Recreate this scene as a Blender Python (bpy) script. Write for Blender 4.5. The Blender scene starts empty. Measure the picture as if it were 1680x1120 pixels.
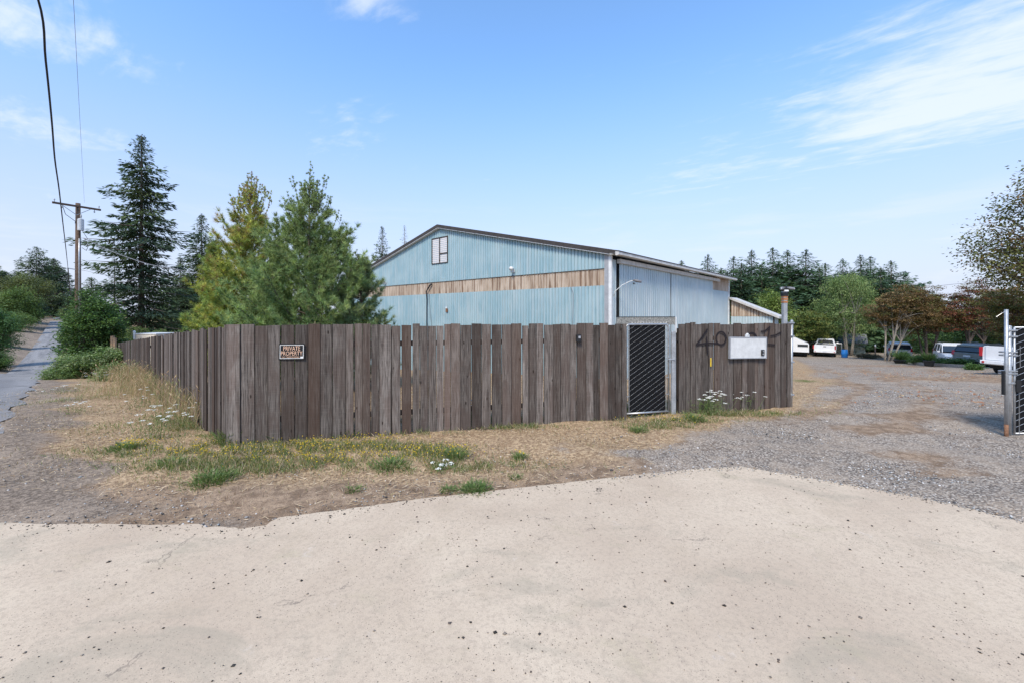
import bpy, math, random
import numpy as np
from mathutils import Vector, Matrix
R = math.radians
rnd = random.Random(7)
rng = np.random.default_rng(11)
scene = bpy.context.scene
COL = scene.collection
F, CX, HY, CAMZ = 680.0, 840.0, 514.0, 2.0     # focal length, principal column and horizon row of the photograph, eye height

# ------------------------------------------------------------------ basics
def sm(a, b, x):
    t = np.clip((np.asarray(x, float) - a) / (b - a), 0, 1)
    return t * t * (3 - 2 * t)
PLY = [-60, 6.7, 10, 15.5, 19, 24, 28, 35, 50, 71, 98, 165, 232, 300, 600]
PLZ = [0, 0, -.25, -.7, -1.05, -1.5, -2.1, -3.5, -6.1, -7.2, -7.2, -5.4, -3.3, -1.8, 0]
PRY = [-60, 9, 12, 19.5, 30, 41, 47, 60, 80, 120, 600]
PRZ = [0, 0, -.22, -.85, -1.85, -2.6, -2.9, -3.3, -3.8, -4.4, -6]
def G(x, y):
    x = np.asarray(x, float); y = np.asarray(y, float)
    l = r = 0
    for o in (-.9, -.3, .3, .9):
        l = l + np.interp(y + o * (.5 + np.clip(y, 0, 100) * .03), PLY, PLZ) / 4
        r = r + np.interp(y + o * (.5 + np.clip(y, 0, 100) * .03), PRY, PRZ) / 4
    w = sm(-.55, -.2, x / np.maximum(y, 1.0))
    return l * (1 - w) + r * w
def g(x, y): return float(G(x, y))
def at(px, py, Y):              # point at depth Y seen in that place of the photograph
    return Vector(((px - CX) / F * Y, Y, CAMZ + (HY - py) / F * Y))
def gp(px, py):                 # point of the ground there
    lo, hi = 1.0, 300.0
    k = (py - HY) / F
    Y = 1.0
    while Y < 300:
        if CAMZ - k * Y <= g((px - CX) / F * Y, Y): break
        Y *= 1.01
    return (px - CX) / F * Y, Y
def gx(px, Y):
    X = (px - CX) / F * Y
    return Vector((X, Y, g(X, Y)))
def road_edge(y): return -9.3 - 1.079 * (y - 7.55)

# ------------------------------------------------------------------ node helpers
def newmat(name):
    m = bpy.data.materials.new(name); m.use_nodes = True
    nt = m.node_tree; nt.nodes.clear()
    return m, nt
class NT:
    def __init__(s, nt): s.nt = nt; s.N = nt.nodes; s.L = nt.links
    def n(s, t, **k):
        x = s.N.new(t)
        for a, b in k.items(): setattr(x, a, b)
        return x
    def link(s, a, b): s.L.new(a, b)
    def put(s, sock, v):
        if hasattr(v, 'links') or isinstance(v, bpy.types.NodeSocket): s.L.new(v, sock)
        elif isinstance(v, (tuple, list)):
            sock.default_value = tuple(v) + ((1,) if len(v) == 3 and len(sock.default_value) == 4 else ())
        else: sock.default_value = v
    def math(s, op, a, b=None, c=None, clamp=False):
        x = s.n('ShaderNodeMath', operation=op, use_clamp=clamp)
        s.put(x.inputs[0], a)
        if b is not None: s.put(x.inputs[1], b)
        if c is not None: s.put(x.inputs[2], c)
        return x.outputs[0]
    def vmath(s, op, a, b=None):
        x = s.n('ShaderNodeVectorMath', operation=op); s.put(x.inputs[0], a)
        if b is not None: s.put(x.inputs[1], b)
        return x.outputs['Value'] if op in ('LENGTH', 'DISTANCE', 'DOT_PRODUCT') else x.outputs[0]
    def mix(s, f, a, b, blend='MIX'):
        x = s.n('ShaderNodeMix', data_type='RGBA', blend_type=blend, clamp_factor=True)
        s.put(x.inputs[0], f); s.put(x.inputs[6], a); s.put(x.inputs[7], b)
        return x.outputs[2]
    def noise(s, vec, scale, detail=4, rough=.55, dist=0, out='Fac'):
        x = s.n('ShaderNodeTexNoise'); s.L.new(vec, x.inputs['Vector'])
        x.inputs['Scale'].default_value = scale; x.inputs['Detail'].default_value = detail
        x.inputs['Roughness'].default_value = rough; x.inputs['Distortion'].default_value = dist
        return x.outputs[out]
    def voro(s, vec, scale, out='Distance', feature='F1', rand=1.0):
        x = s.n('ShaderNodeTexVoronoi', feature=feature); s.L.new(vec, x.inputs['Vector'])
        x.inputs['Scale'].default_value = scale; x.inputs['Randomness'].default_value = rand
        return x.outputs[out]
    def step(s, v, a, b, lo=0., hi=1.):
        x = s.n('ShaderNodeMapRange', interpolation_type='SMOOTHSTEP')
        s.put(x.inputs[0], v); s.put(x.inputs[1], a); s.put(x.inputs[2], b); s.put(x.inputs[3], lo); s.put(x.inputs[4], hi)
        return x.outputs[0]
    def mapping(s, vec, scale=(1, 1, 1), rot=(0, 0, 0), loc=(0, 0, 0)):
        x = s.n('ShaderNodeMapping'); s.L.new(vec, x.inputs[0])
        x.inputs['Scale'].default_value = scale; x.inputs['Rotation'].default_value = rot; x.inputs['Location'].default_value = loc
        return x.outputs[0]
    def coord(s, kind='Object'): return s.n('ShaderNodeTexCoord').outputs[kind]
    def pos(s): return s.n('ShaderNodeNewGeometry').outputs['Position']
    def attr(s, name, out='Color'): return s.n('ShaderNodeAttribute', attribute_name=name).outputs[out]
    def bump(s, h, strength=.3, dist=.01, normal=None):
        x = s.n('ShaderNodeBump'); x.inputs['Strength'].default_value = strength; x.inputs['Distance'].default_value = dist
        s.L.new(h, x.inputs['Height'])
        if normal is not None: s.L.new(normal, x.inputs['Normal'])
        return x.outputs[0]
    def out(s, sh, disp=None):
        o = s.n('ShaderNodeOutputMaterial'); s.L.new(sh, o.inputs[0])
    def bsdf(s, col, rough=.8, metal=0., spec=.3, normal=None):
        x = s.n('ShaderNodeBsdfPrincipled')
        s.put(x.inputs['Base Color'], col); s.put(x.inputs['Roughness'], rough); s.put(x.inputs['Metallic'], metal)
        x.inputs['Specular IOR Level'].default_value = spec
        if normal is not None: s.L.new(normal, x.inputs['Normal'])
        return x.outputs[0]

M = {}
def simple(name, col, rough=.6, metal=0., var=.12, scale=6., spec=.4, bump=0.):
    m, nt = newmat(name); t = NT(nt)
    co = t.coord()
    f = t.noise(co, scale, 5, .65)
    f2 = t.noise(co, scale * 7, 3, .6)
    ff = t.math('ADD', t.math('MULTIPLY', f, .65), t.math('MULTIPLY', f2, .35))
    a = tuple(c * (1 - var * 2) for c in col); b = tuple(min(1, c * (1 + var * 2)) for c in col)
    c = t.mix(t.step(ff, .3, .7), a, b)
    r = t.math('ADD', rough - .08, t.math('MULTIPLY', f2, .16))
    nrm = t.bump(f2, .4, bump) if bump else None
    t.out(t.bsdf(c, r, metal, spec, nrm)); M[name] = m
    return m

# ------------------------------------------------------------------ mesh helpers
def tagp(o, label=None, cat=None, group=None, kind=None):
    if label: o['label'] = label
    if cat: o['category'] = cat
    if group: o['group'] = group
    if kind: o['kind'] = kind
    return o
def thing(name, label, cat, loc=(0, 0, 0), rz=0., group=None):
    o = bpy.data.objects.new(name, None); COL.objects.link(o)
    o.empty_display_size = .2
    o.location = loc; o.rotation_euler = (0, 0, rz)
    return tagp(o, label, cat, group)
def link(name, me, mat, parent=None, smooth=False):
    o = bpy.data.objects.new(name, me); COL.objects.link(o)
    if mat is not None: me.materials.append(mat)
    if parent is not None: o.parent = parent
    if smooth: me.polygons.foreach_set('use_smooth', [True] * len(me.polygons))
    return o
class MB:
    def __init__(s): s.v = []; s.f = []; s.c = []; s.cur = None
    def add(s, vs, fs):
        b = len(s.v); s.v += [tuple(p) for p in vs]
        s.f += [tuple(i + b for i in f) for f in fs]
        if s.cur is not None: s.c += [s.cur] * len(vs)
        return b
    def box(s, x0, x1, y0, y1, z0, z1, M4=None):
        vs = [(x0, y0, z0), (x1, y0, z0), (x1, y1, z0), (x0, y1, z0), (x0, y0, z1), (x1, y0, z1), (x1, y1, z1), (x0, y1, z1)]
        if M4 is not None: vs = [M4 @ Vector(p) for p in vs]
        s.add(vs, [(0, 3, 2, 1), (4, 5, 6, 7), (0, 1, 5, 4), (1, 2, 6, 5), (2, 3, 7, 6), (3, 0, 4, 7)])
    def bar(s, a, b, w, h=None, up=(0, 0, 1)):
        a = Vector(a); b = Vector(b); h = h or w
        d = (b - a).normalized(); u = Vector(up)
        if abs(d.dot(u)) > .95: u = Vector((1, 0, 0))
        sx = d.cross(u).normalized() * w / 2; sy = sx.cross(d).normalized() * h / 2
        vs = [a - sx - sy, a + sx - sy, a + sx + sy, a - sx + sy, b - sx - sy, b + sx - sy, b + sx + sy, b - sx + sy]
        s.add(vs, [(0, 3, 2, 1), (4, 5, 6, 7), (0, 1, 5, 4), (1, 2, 6, 5), (2, 3, 7, 6), (3, 0, 4, 7)])
    def tube(s, pts, r, n=8, caps=True):
        pts = [Vector(p) for p in pts]
        if not isinstance(r, (list, tuple)): r = [r] * len(pts)
        vs = []; fs = []; prev = None
        for i, p in enumerate(pts):
            d = (pts[min(i + 1, len(pts) - 1)] - pts[max(i - 1, 0)])
            d = d.normalized() if d.length > 1e-9 else Vector((0, 0, 1))
            if prev is None:
                u = Vector((0, 0, 1)) if abs(d.z) < .9 else Vector((1, 0, 0))
                a = d.cross(u).normalized()
            else:
                a = (prev - d * prev.dot(d)).normalized()
            prev = a; b = d.cross(a)
            for k in range(n):
                t = 2 * math.pi * k / n
                vs.append(p + a * math.cos(t) * r[i] + b * math.sin(t) * r[i])
        for i in range(len(pts) - 1):
            for k in range(n):
                k2 = (k + 1) % n
                fs.append((i * n + k, i * n + k2, (i + 1) * n + k2, (i + 1) * n + k))
        if caps:
            fs.append(tuple(range(n - 1, -1, -1))); e = (len(pts) - 1) * n
            fs.append(tuple(range(e, e + n)))
        s.add(vs, fs)
    def ball(s, c, r, n=8, m=5, sc=(1, 1, 1)):
        vs = [(c[0], c[1], c[2] - r * sc[2])]
        for i in range(1, m):
            p = -math.pi / 2 + math.pi * i / m
            for k in range(n):
                t = 2 * math.pi * k / n
                vs.append((c[0] + r * sc[0] * math.cos(p) * math.cos(t), c[1] + r * sc[1] * math.cos(p) * math.sin(t), c[2] + r * sc[2] * math.sin(p)))
        vs.append((c[0], c[1], c[2] + r * sc[2])); L = len(vs) - 1
        fs = []
        for k in range(n): fs.append((0, 1 + (k + 1) % n, 1 + k))
        for i in range(m - 2):
            for k in range(n):
                a = 1 + i * n
                fs.append((a + k, a + (k + 1) % n, a + n + (k + 1) % n, a + n + k))
        a = 1 + (m - 2) * n
        for k in range(n): fs.append((a + k, a + (k + 1) % n, L))
        s.add(vs, fs)
    def prism(s, poly, y0, y1, axis='y'):       # polygon (a, z) extruded along y (or x)
        n = len(poly)
        if axis == 'y': vs = [(a, y0, z) for a, z in poly] + [(a, y1, z) for a, z in poly]
        elif axis == 'x': vs = [(y0, a, z) for a, z in poly] + [(y1, a, z) for a, z in poly]
        else: vs = [(a, z, y0) for a, z in poly] + [(a, z, y1) for a, z in poly]
        fs = [tuple(range(n)), tuple(range(2 * n - 1, n - 1, -1))]
        for i in range(n): fs.append((i, (i + 1) % n + 0, (i + 1) % n + n, i + n))
        s.add(vs, fs)
    def build(s, name, mat, parent=None, smooth=False, bevel=0.):
        me = bpy.data.meshes.new(name); me.from_pydata(s.v, [], s.f); me.update()
        if s.c and len(s.c) == len(s.v):
            a = me.color_attributes.new('col', 'FLOAT_COLOR', 'POINT')
            a.data.foreach_set('color', np.array([list(c) + [1.] * (4 - len(c)) for c in s.c], np.float32).ravel())
        import bmesh
        bm = bmesh.new(); bm.from_mesh(me); bmesh.ops.recalc_face_normals(bm, faces=bm.faces); bm.to_mesh(me); bm.free()
        o = link(name, me, mat, parent, smooth)
        if bevel:
            b = o.modifiers.new('b', 'BEVEL'); b.width = bevel; b.segments = 2; b.limit_method = 'ANGLE'; b.angle_limit = R(35)
        return o
def npmesh(name, V, FA, mat, parent=None, col=None, smooth=False, extra=None):
    """V (n,3), FA (m,k) one polygon size; col (n,3|4)."""
    V = np.asarray(V, np.float32); FA = np.asarray(FA, np.int32)
    me = bpy.data.meshes.new(name)
    me.vertices.add(len(V)); me.vertices.foreach_set('co', V.ravel())
    m, k = FA.shape
    me.loops.add(m * k); me.loops.foreach_set('vertex_index', FA.ravel())
    me.polygons.add(m); me.polygons.foreach_set('loop_start', np.arange(0, m * k, k, dtype=np.int32))
    me.update(calc_edges=True)
    if col is not None:
        c = np.asarray(col, np.float32)
        if c.shape[1] == 3: c = np.hstack([c, np.ones((len(c), 1), np.float32)])
        a = me.color_attributes.new('col', 'FLOAT_COLOR', 'POINT'); a.data.foreach_set('color', c.ravel())
    if smooth: me.polygons.foreach_set('use_smooth', [True] * m)
    return link(name, me, mat, parent)
def unit(v): return v / np.maximum(np.linalg.norm(v, axis=-1, keepdims=True), 1e-9)
def rdir(n): return unit(rng.normal(size=(n, 3)))
def leaves(C, D, Nn, L, W, col, kind='diamond'):
    """flat leaves: start C, axis D, normal Nn, length L, width W, colour col -> (V,F,c)"""
    n = len(C); D = unit(D); S = unit(np.cross(D, Nn)); L = np.broadcast_to(np.asarray(L, float), (n,))[:, None]; W = np.broadcast_to(np.asarray(W, float), (n,))[:, None]
    if kind == 'tri':
        V = np.stack([C - S * W / 2, C + S * W / 2, C + D * L], 1).reshape(-1, 3); k = 3
    else:
        V = np.stack([C, C + D * L * .45 + S * W / 2, C + D * L, C + D * L * .45 - S * W / 2], 1).reshape(-1, 3); k = 4
    Fc = np.arange(n * k).reshape(n, k)
    return V, Fc, np.repeat(col, k, axis=0)
def palette(n, cols, jitter=.15, w=None):
    cols = np.array(cols, float); i = rng.choice(len(cols), n, p=w)
    return cols[i] * (1 + rng.uniform(-jitter, jitter, (n, 1)))

# ------------------------------------------------------------------ camera, sky, sun
cam = bpy.data.cameras.new('camera'); co = bpy.data.objects.new('camera', cam); COL.objects.link(co)
cam.sensor_width = 36; cam.lens = F / 1680 * 36
cam.shift_y = -(560 - HY) / 1680
cam.clip_end = 3000; cam.clip_start = .05
co.location = (0, 0, CAMZ); co.rotation_euler = (R(90), 0, 0)
scene.camera = co

SUN = Vector((-.30, -.80, .98)).normalized()
sd = bpy.data.lights.new('sun', 'SUN'); sd.energy = 2.5; sd.angle = R(16); sd.color = (1, .90, .745)
so = bpy.data.objects.new('sun', sd); COL.objects.link(so)
so.rotation_euler = (-SUN).to_track_quat('-Z', 'Y').to_euler(); so.location = (0, 0, 30)

w = bpy.data.worlds.new('World'); scene.world = w; w.use_nodes = True
w.node_tree.nodes.clear(); t = NT(w.node_tree)
sky = t.n('ShaderNodeTexSky', sky_type='NISHITA'); sky.sun_disc = False
sky.sun_elevation = math.asin(SUN.z); sky.sun_rotation = math.atan2(SUN.x, SUN.y)
sky.air_density = 1.0; sky.dust_density = .35; sky.ozone_density = 1.6; sky.altitude = 100
d = t.coord('Generated')
sep = t.n('ShaderNodeSeparateXYZ'); t.link(d, sep.inputs[0])
zz = t.math('MAXIMUM', sep.outputs[2], .02)
cb = t.n('ShaderNodeCombineXYZ')
t.link(t.math('DIVIDE', sep.outputs[0], zz), cb.inputs[0]); t.link(t.math('DIVIDE', sep.outputs[1], zz), cb.inputs[1])
cp = cb.outputs[0]
st = t.mapping(cp, (1.0, 1.0, 1), (0, 0, R(37)))
st2 = t.mapping(st, (.75, 2.6, 1), loc=(.4, 1.3, 0))
n1 = t.noise(st2, 1.3, 7, .58, .5)
n2 = t.noise(t.mapping(st, (2.2, 3.6, 1), loc=(4, 2, 0)), 2.6, 6, .62, .3)
def blob(x, y, r0, r1):
    return t.step(t.vmath('DISTANCE', cp, (x, y, 0)), r0, r1, 1, 0)
big = blob(2.2, 1.75, .35, 1.35)
lf = t.math('MAXIMUM', t.math('MULTIPLY', blob(-1.72, 1.38, .05, .55), .8), t.math('MULTIPLY', blob(-.42, 1.32, .03, .26), .62))
lf = t.math('MAXIMUM', lf, t.math('MULTIPLY', blob(-2.5, 2.3, .1, .65), .62))
lf = t.math('MAXIMUM', lf, t.math('MULTIPLY', blob(-.9, 2.3, .1, .7), .32))
lf = t.math('MAXIMUM', lf, t.math('MULTIPLY', blob(1.55, 2.9, .2, 1.2), .42))
cov = t.math('MAXIMUM', big, lf)
nn = t.math('ADD', t.math('MULTIPLY', n1, .62), t.math('MULTIPLY', n2, .38))
cl = t.step(t.math('ADD', nn, t.math('MULTIPLY', cov, .37)), .60, .92)
haze = t.step(sep.outputs[2], -.15, .55, 1.0, 0)
gain = t.mix(t.step(sep.outputs[2], .0, .55), (.95, .98, 1.15), (1.50, 1.84, 2.06))
col = t.mix(1, sky.outputs[0], gain, 'MULTIPLY')
col = t.mix(t.math('MINIMUM', t.math('MULTIPLY', haze, 1.12), .97), col, (4.3, 4.75, 5.9))
lowc = t.noise(t.mapping(d, (1.4, 1.4, 11), loc=(2, 5, 1)), 2.4, 6, .6, .4)
lowm = t.math('MULTIPLY', t.step(lowc, .47, .7), t.step(sep.outputs[2], .02, .3, .8, 0))
col = t.mix(lowm, col, (5.2, 5.6, 6.2))
col = t.mix(t.math('MULTIPLY', cl, .80), col, (5.5, 5.95, 6.6))
bg = t.n('ShaderNodeBackground'); t.link(col, bg.inputs[0]); bg.inputs[1].default_value = .1
wo = t.n('ShaderNodeOutputWorld'); t.link(bg.outputs[0], wo.inputs[0])
vs = scene.view_settings; vs.view_transform = 'Standard'; vs.look = 'None'; vs.exposure = 0.75; vs.gamma = 1
scene.cycles.max_bounces = 6; scene.cycles.transparent_max_bounces = 12

# ------------------------------------------------------------------ plain materials
simple('galvanised', (.42, .43, .44), .42, .65, .12, 9)
simple('galv_dull', (.36, .37, .38), .55, .3, .14, 6)
simple('rust', (.20, .10, .055), .85, 0, .25, 30)
simple('black_mesh', (.006, .006, .007), .75, 0, .2, 12, .2)
simple('black_plastic', (.012, .012, .013), .45)
simple('white_paint', (.74, .74, .74), .38, 0, .04, 3, .5)
simple('white_trim', (.62, .63, .63), .6, 0, .08, 5)
simple('grey_trim', (.30, .31, .33), .6, 0, .10, 5)
simple('roof_edge', (.045, .038, .034), .7, 0, .18, 4)
simple('roof_metal', (.30, .29, .28), .55, .1, .12, 2)
simple('gutter', (.50, .485, .46), .6, 0, .12, 5)
simple('dark_gap', (.012, .014, .018), .9)
simple('cable_black', (.018, .018, .020), .6)
simple('cable_grey', (.16, .16, .17), .6)
simple('pole_wood', (.11, .075, .055), .9, 0, .22, 8, .2, .01)
simple('transformer', (.46, .48, .50), .5, .1)
simple('rubber', (.018, .018, .019), .85)
simple('alloy', (.45, .45, .46), .35, .7)
simple('silver_car', (.62, .63, .64), .35, .1, .04, 3, .5)
simple('grey_car', (.20, .22, .21), .3, .3, .05, 3, .5)
simple('under', (.02, .02, .02), .9)
simple('glass', (.025, .032, .038), .08, 0, .05, 2, .9)
simple('red_lamp', (.42, .015, .02), .2, 0, .05, 5, .6)
simple('plate', (.55, .56, .58), .5)
simple('siding_green', (.34, .38, .33), .8, 0, .08, 4)
simple('shingle_grey', (.17, .17, .18), .9, 0, .2, 10, .2, .01)
simple('cream_panel', (.62, .55, .46), .7, 0, .08, 5)
simple('tan_wood', (.36, .24, .15), .85, 0, .2, 10, .2, .004)
simple('timber', (.30, .26, .22), .9, 0, .2, 9, .2, .01)
simple('blue_plastic', (.02, .17, .48), .4, 0, .08)
simple('bark', (.15, .12, .10), .95, 0, .28, 14, .15, .02)
simple('bark_light', (.26, .23, .19), .95, 0, .25, 14, .15, .01)
simple('header_board', (.23, .225, .205), .95, 0, .38, 34, .1, .003)
simple('orange_tape', (.36, .15, .06), .6, 0, .2, 20)
simple('sign_black', (.010, .010, .011), .4)
simple('sign_white', (.72, .70, .66), .5)
simple('sign_orange', (.80, .50, .34), .5, 0, .12, 25)
simple('yellow_tag', (.62, .42, .03), .5)
simple('pot_black', (.02, .02, .02), .6)
simple('box_white', (.58, .58, .57), .5, 0, .07, 9)
simple('blinds', (.78, .74, .74), .6, 0, .04)

def leafmat(name, trans=.35, rough=.6):
    m, nt = newmat(name); t = NT(nt)
    c = t.attr('col')
    a = t.bsdf(c, rough, 0, .25)
    tr = t.n('ShaderNodeBsdfTranslucent'); t.link(t.mix(1, c, (1.25, 1.3, .7), 'MULTIPLY'), tr.inputs[0])
    mx = t.n('ShaderNodeMixShader'); mx.inputs[0].default_value = trans
    t.link(a, mx.inputs[1]); t.link(tr.outputs[0], mx.inputs[2]); t.out(mx.outputs[0]); M[name] = m
leafmat('leaf', .3); leafmat('needle', .22, .65); leafmat('straw', .25, .8); leafmat('stone', 0, .85)

def wood_boards():
    m, nt = newmat('weathered_boards'); t = NT(nt)
    co = t.coord(); at_ = t.n('ShaderNodeAttribute', attribute_name='col')
    sp = t.n('ShaderNodeSeparateColor'); t.link(at_.outputs['Color'], sp.inputs[0])
    off = t.n('ShaderNodeCombineXYZ'); t.link(t.math('MULTIPLY', sp.outputs[0], 37.), off.inputs[0]); t.link(t.math('MULTIPLY', sp.outputs[0], 91.), off.inputs[2])
    v = t.vmath('ADD', co, off.outputs[0])
    gr = t.noise(t.mapping(v, (26, 26, 1.0)), 2.0, 7, .72, .9)
    gr2 = t.noise(t.mapping(v, (110, 110, 2.2)), 1.6, 4, .6, .2)
    bl = t.noise(t.mapping(v, (3, 3, .9)), 1.5, 4, .6, .4)
    saw = t.noise(t.mapping(v, (1.5, 1.5, 60)), 2., 2, .5)
    kn = t.voro(t.mapping(v, (7.5, 7.5, 2.6)), 1.0)
    c = t.mix(t.step(gr, .34, .66), (.040, .033, .029), (.200, .175, .155))
    c = t.mix(t.math('MULTIPLY', t.step(gr2, .35, .75), .45), c, (.055, .043, .037))
    c = t.mix(t.math('MULTIPLY', t.step(bl, .45, .62), .6), c, (.085, .062, .052))
    c = t.mix(t.math('MULTIPLY', t.step(saw, .5, .8), .16), c, (.30, .26, .235))
    c = t.mix(t.step(kn, .10, .055), c, (.022, .016, .013))
    c = t.mix(1, c, t.mix(sp.outputs[1], (.40, .385, .375), (1.95, 1.98, 2.0)), 'MULTIPLY')
    c = t.mix(t.math('MULTIPLY', sp.outputs[2], .42), c, (.15, .092, .066))
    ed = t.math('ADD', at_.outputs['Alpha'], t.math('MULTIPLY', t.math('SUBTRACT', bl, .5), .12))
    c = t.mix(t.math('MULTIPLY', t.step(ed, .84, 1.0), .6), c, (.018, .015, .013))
    c = t.mix(1, c, (.88, .865, .855), 'MULTIPLY')
    h = t.math('ADD', t.math('MULTIPLY', gr, 1.), t.math('MULTIPLY', gr2, .6))
    t.out(t.bsdf(c, .9, 0, .15, t.bump(h, .8, .006))); M['boards'] = m
wood_boards()

def metal_wall(name, c0, c1, streak, amt=.5, rustline=0.):
    m, nt = newmat(name); t = NT(nt)
    co = t.coord()
    n = t.noise(co, .7, 4, .6)
    s_ = t.noise(t.mapping(co, (9, 9, .5)), 1., 5, .65)
    f = t.noise(co, 25, 3, .6)
    c = t.mix(t.step(n, .35, .7), c0, c1)
    c = t.mix(t.math('MULTIPLY', t.step(s_, .46, .64), amt), c, streak)
    s2 = t.noise(t.mapping(co, (26, 26, .8)), 1., 3, .6)
    c = t.mix(t.math('MULTIPLY', t.step(s2, .5, .66), amt * .5), c, tuple(x * .72 for x in c0))
    c = t.mix(t.math('MULTIPLY', t.step(f, .55, .8), .12), c, tuple(x * .6 for x in c0))
    t.out(t.bsdf(c, .55, .05, .35)); M[name] = m
metal_wall('blue_metal', (.25, .385, .435), (.34, .46, .495), (.43, .49, .505), .55)
metal_wall('blue_metal_side', (.40, .495, .53), (.48, .57, .60), (.54, .575, .585), .5)
metal_wall('tan_band', (.42, .33, .25), (.55, .46, .37), (.17, .10, .06), 1.0)

def concrete():
    m, nt = newmat('concrete'); t = NT(nt); p = t.pos()
    a = t.noise(p, .55, 5, .6, .3); b = t.noise(p, 2.3, 6, .65, .4); f = t.noise(p, 38, 4, .7); ff = t.noise(p, 160, 2, .6)
    c = t.mix(t.step(a, .3, .7), (.495, .387, .28), (.61, .495, .362))
    c = t.mix(t.math('MULTIPLY', t.step(b, .5, .74), .38), c, (.45, .355, .245))
    yel = t.noise(t.mapping(p, (1, 1.6, 1), loc=(7, 3, 0)), 1.5, 5, .6, .6)
    c = t.mix(t.math('MULTIPLY', t.step(yel, .58, .76), .42), c, (.40, .345, .22))
    c = t.mix(t.math('MULTIPLY', t.step(f, .44, .64), .48), c, (.39, .31, .23))
    c = t.mix(t.math('MULTIPLY', t.step(ff, .48, .74), .42), c, (.24, .185, .145))
    # dark speckles and small pits, thinned out by a large pattern
    v1 = t.voro(p, 16); v2 = t.voro(p, 48); v3 = t.voro(t.mapping(p, (1, 1, 1), loc=(3.3, 1.7, 0)), 95)
    pm = t.noise(t.mapping(p, loc=(5, 9, 0)), 1.8, 4, .6)
    st3 = t.noise(t.mapping(p, (.7, 1.3, 1), loc=(2, 6, 0)), .9, 6, .68, .8)
    c = t.mix(t.math('MULTIPLY', t.step(st3, .52, .66), .45), c, (.33, .285, .21))
    c = t.mix(t.math('MULTIPLY', t.step(v1, .085, .045), t.step(pm, .45, .55)), c, (.06, .05, .045))
    c = t.mix(t.math('MULTIPLY', t.step(v2, .19, .09), t.step(pm, .36, .56, .1, .9)), c, (.11, .09, .075))
    c = t.mix(t.math('MULTIPLY', t.step(v3, .26, .12), t.step(f, .5, .62, 0, .55)), c, (.16, .13, .11))
    dust = t.noise(t.mapping(p, loc=(1, 4, 0)), 3.3, 6, .7)
    c = t.mix(t.math('MULTIPLY', t.step(dust, .62, .75), .4), c, (.68, .60, .52))
    # hairline cracks
    w_ = t.vmath('ADD', p, t.vmath('SCALE', t.noise(p, 2.5, 4, .6, out='Color')) if False else p)
    cr = t.voro(t.mapping(p, (.42, .42, .42), rot=(0, 0, .5)), 1.0, 'Distance', 'DISTANCE_TO_EDGE')
    wob = t.noise(p, 4, 5, .7)
    cr2 = t.math('ADD', cr, t.math('MULTIPLY', t.math('SUBTRACT', wob, .5), .12))
    crm = t.math('MULTIPLY', t.step(t.math('ABSOLUTE', cr2), .004, .0015), t.step(pm, .5, .62, 0, .6))
    c = t.mix(crm, c, (.14, .115, .095))
    h = t.math('ADD', t.math('MULTIPLY', f, .5), t.math('MULTIPLY', ff, .5))
    t.out(t.bsdf(c, .9, 0, .2, t.bump(h, .5, .004))); M['concrete'] = m
concrete()

def asphalt(name, c0, c1, c2):
    m, nt = newmat(name); t = NT(nt); p = t.pos()
    q = t.mapping(p, (1, 1, 1), (0, 0, R(-47.2)))          # along the road
    tr = t.noise(t.mapping(q, (.9, .05, 1)), 1.2, 4, .5, .2)
    a = t.noise(p, .8, 6, .65, .4); f = t.noise(p, 60, 4, .7); v = t.voro(p, 70)
    c = t.mix(t.step(tr, .3, .7), c0, c1)
    c = t.mix(t.math('MULTIPLY', t.step(a, .5, .7), .6), c, c2)
    c = t.mix(t.math('MULTIPLY', t.step(f, .4, .7), .45), c, tuple(x * .45 for x in c0))
    c = t.mix(t.math('MULTIPLY', t.step(v, .25, .1), .4), c, tuple(min(1, x * 1.9) for x in c1))
    cr = t.voro(t.mapping(p, (.6, .6, .6)), 1., 'Distance', 'DISTANCE_TO_EDGE')
    cr = t.math('ADD', cr, t.math('MULTIPLY', t.math('SUBTRACT', a, .5), .15))
    c = t.mix(t.math('MULTIPLY', t.step(t.math('ABSOLUTE', cr), .014, .004), .7), c, (.03, .028, .026))
    t.out(t.bsdf(c, .88, 0, .25, t.bump(f, .7, .008))); M[name] = m
asphalt('asphalt', (.19, .182, .178), (.30, .288, .28), (.25, .235, .22))

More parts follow.
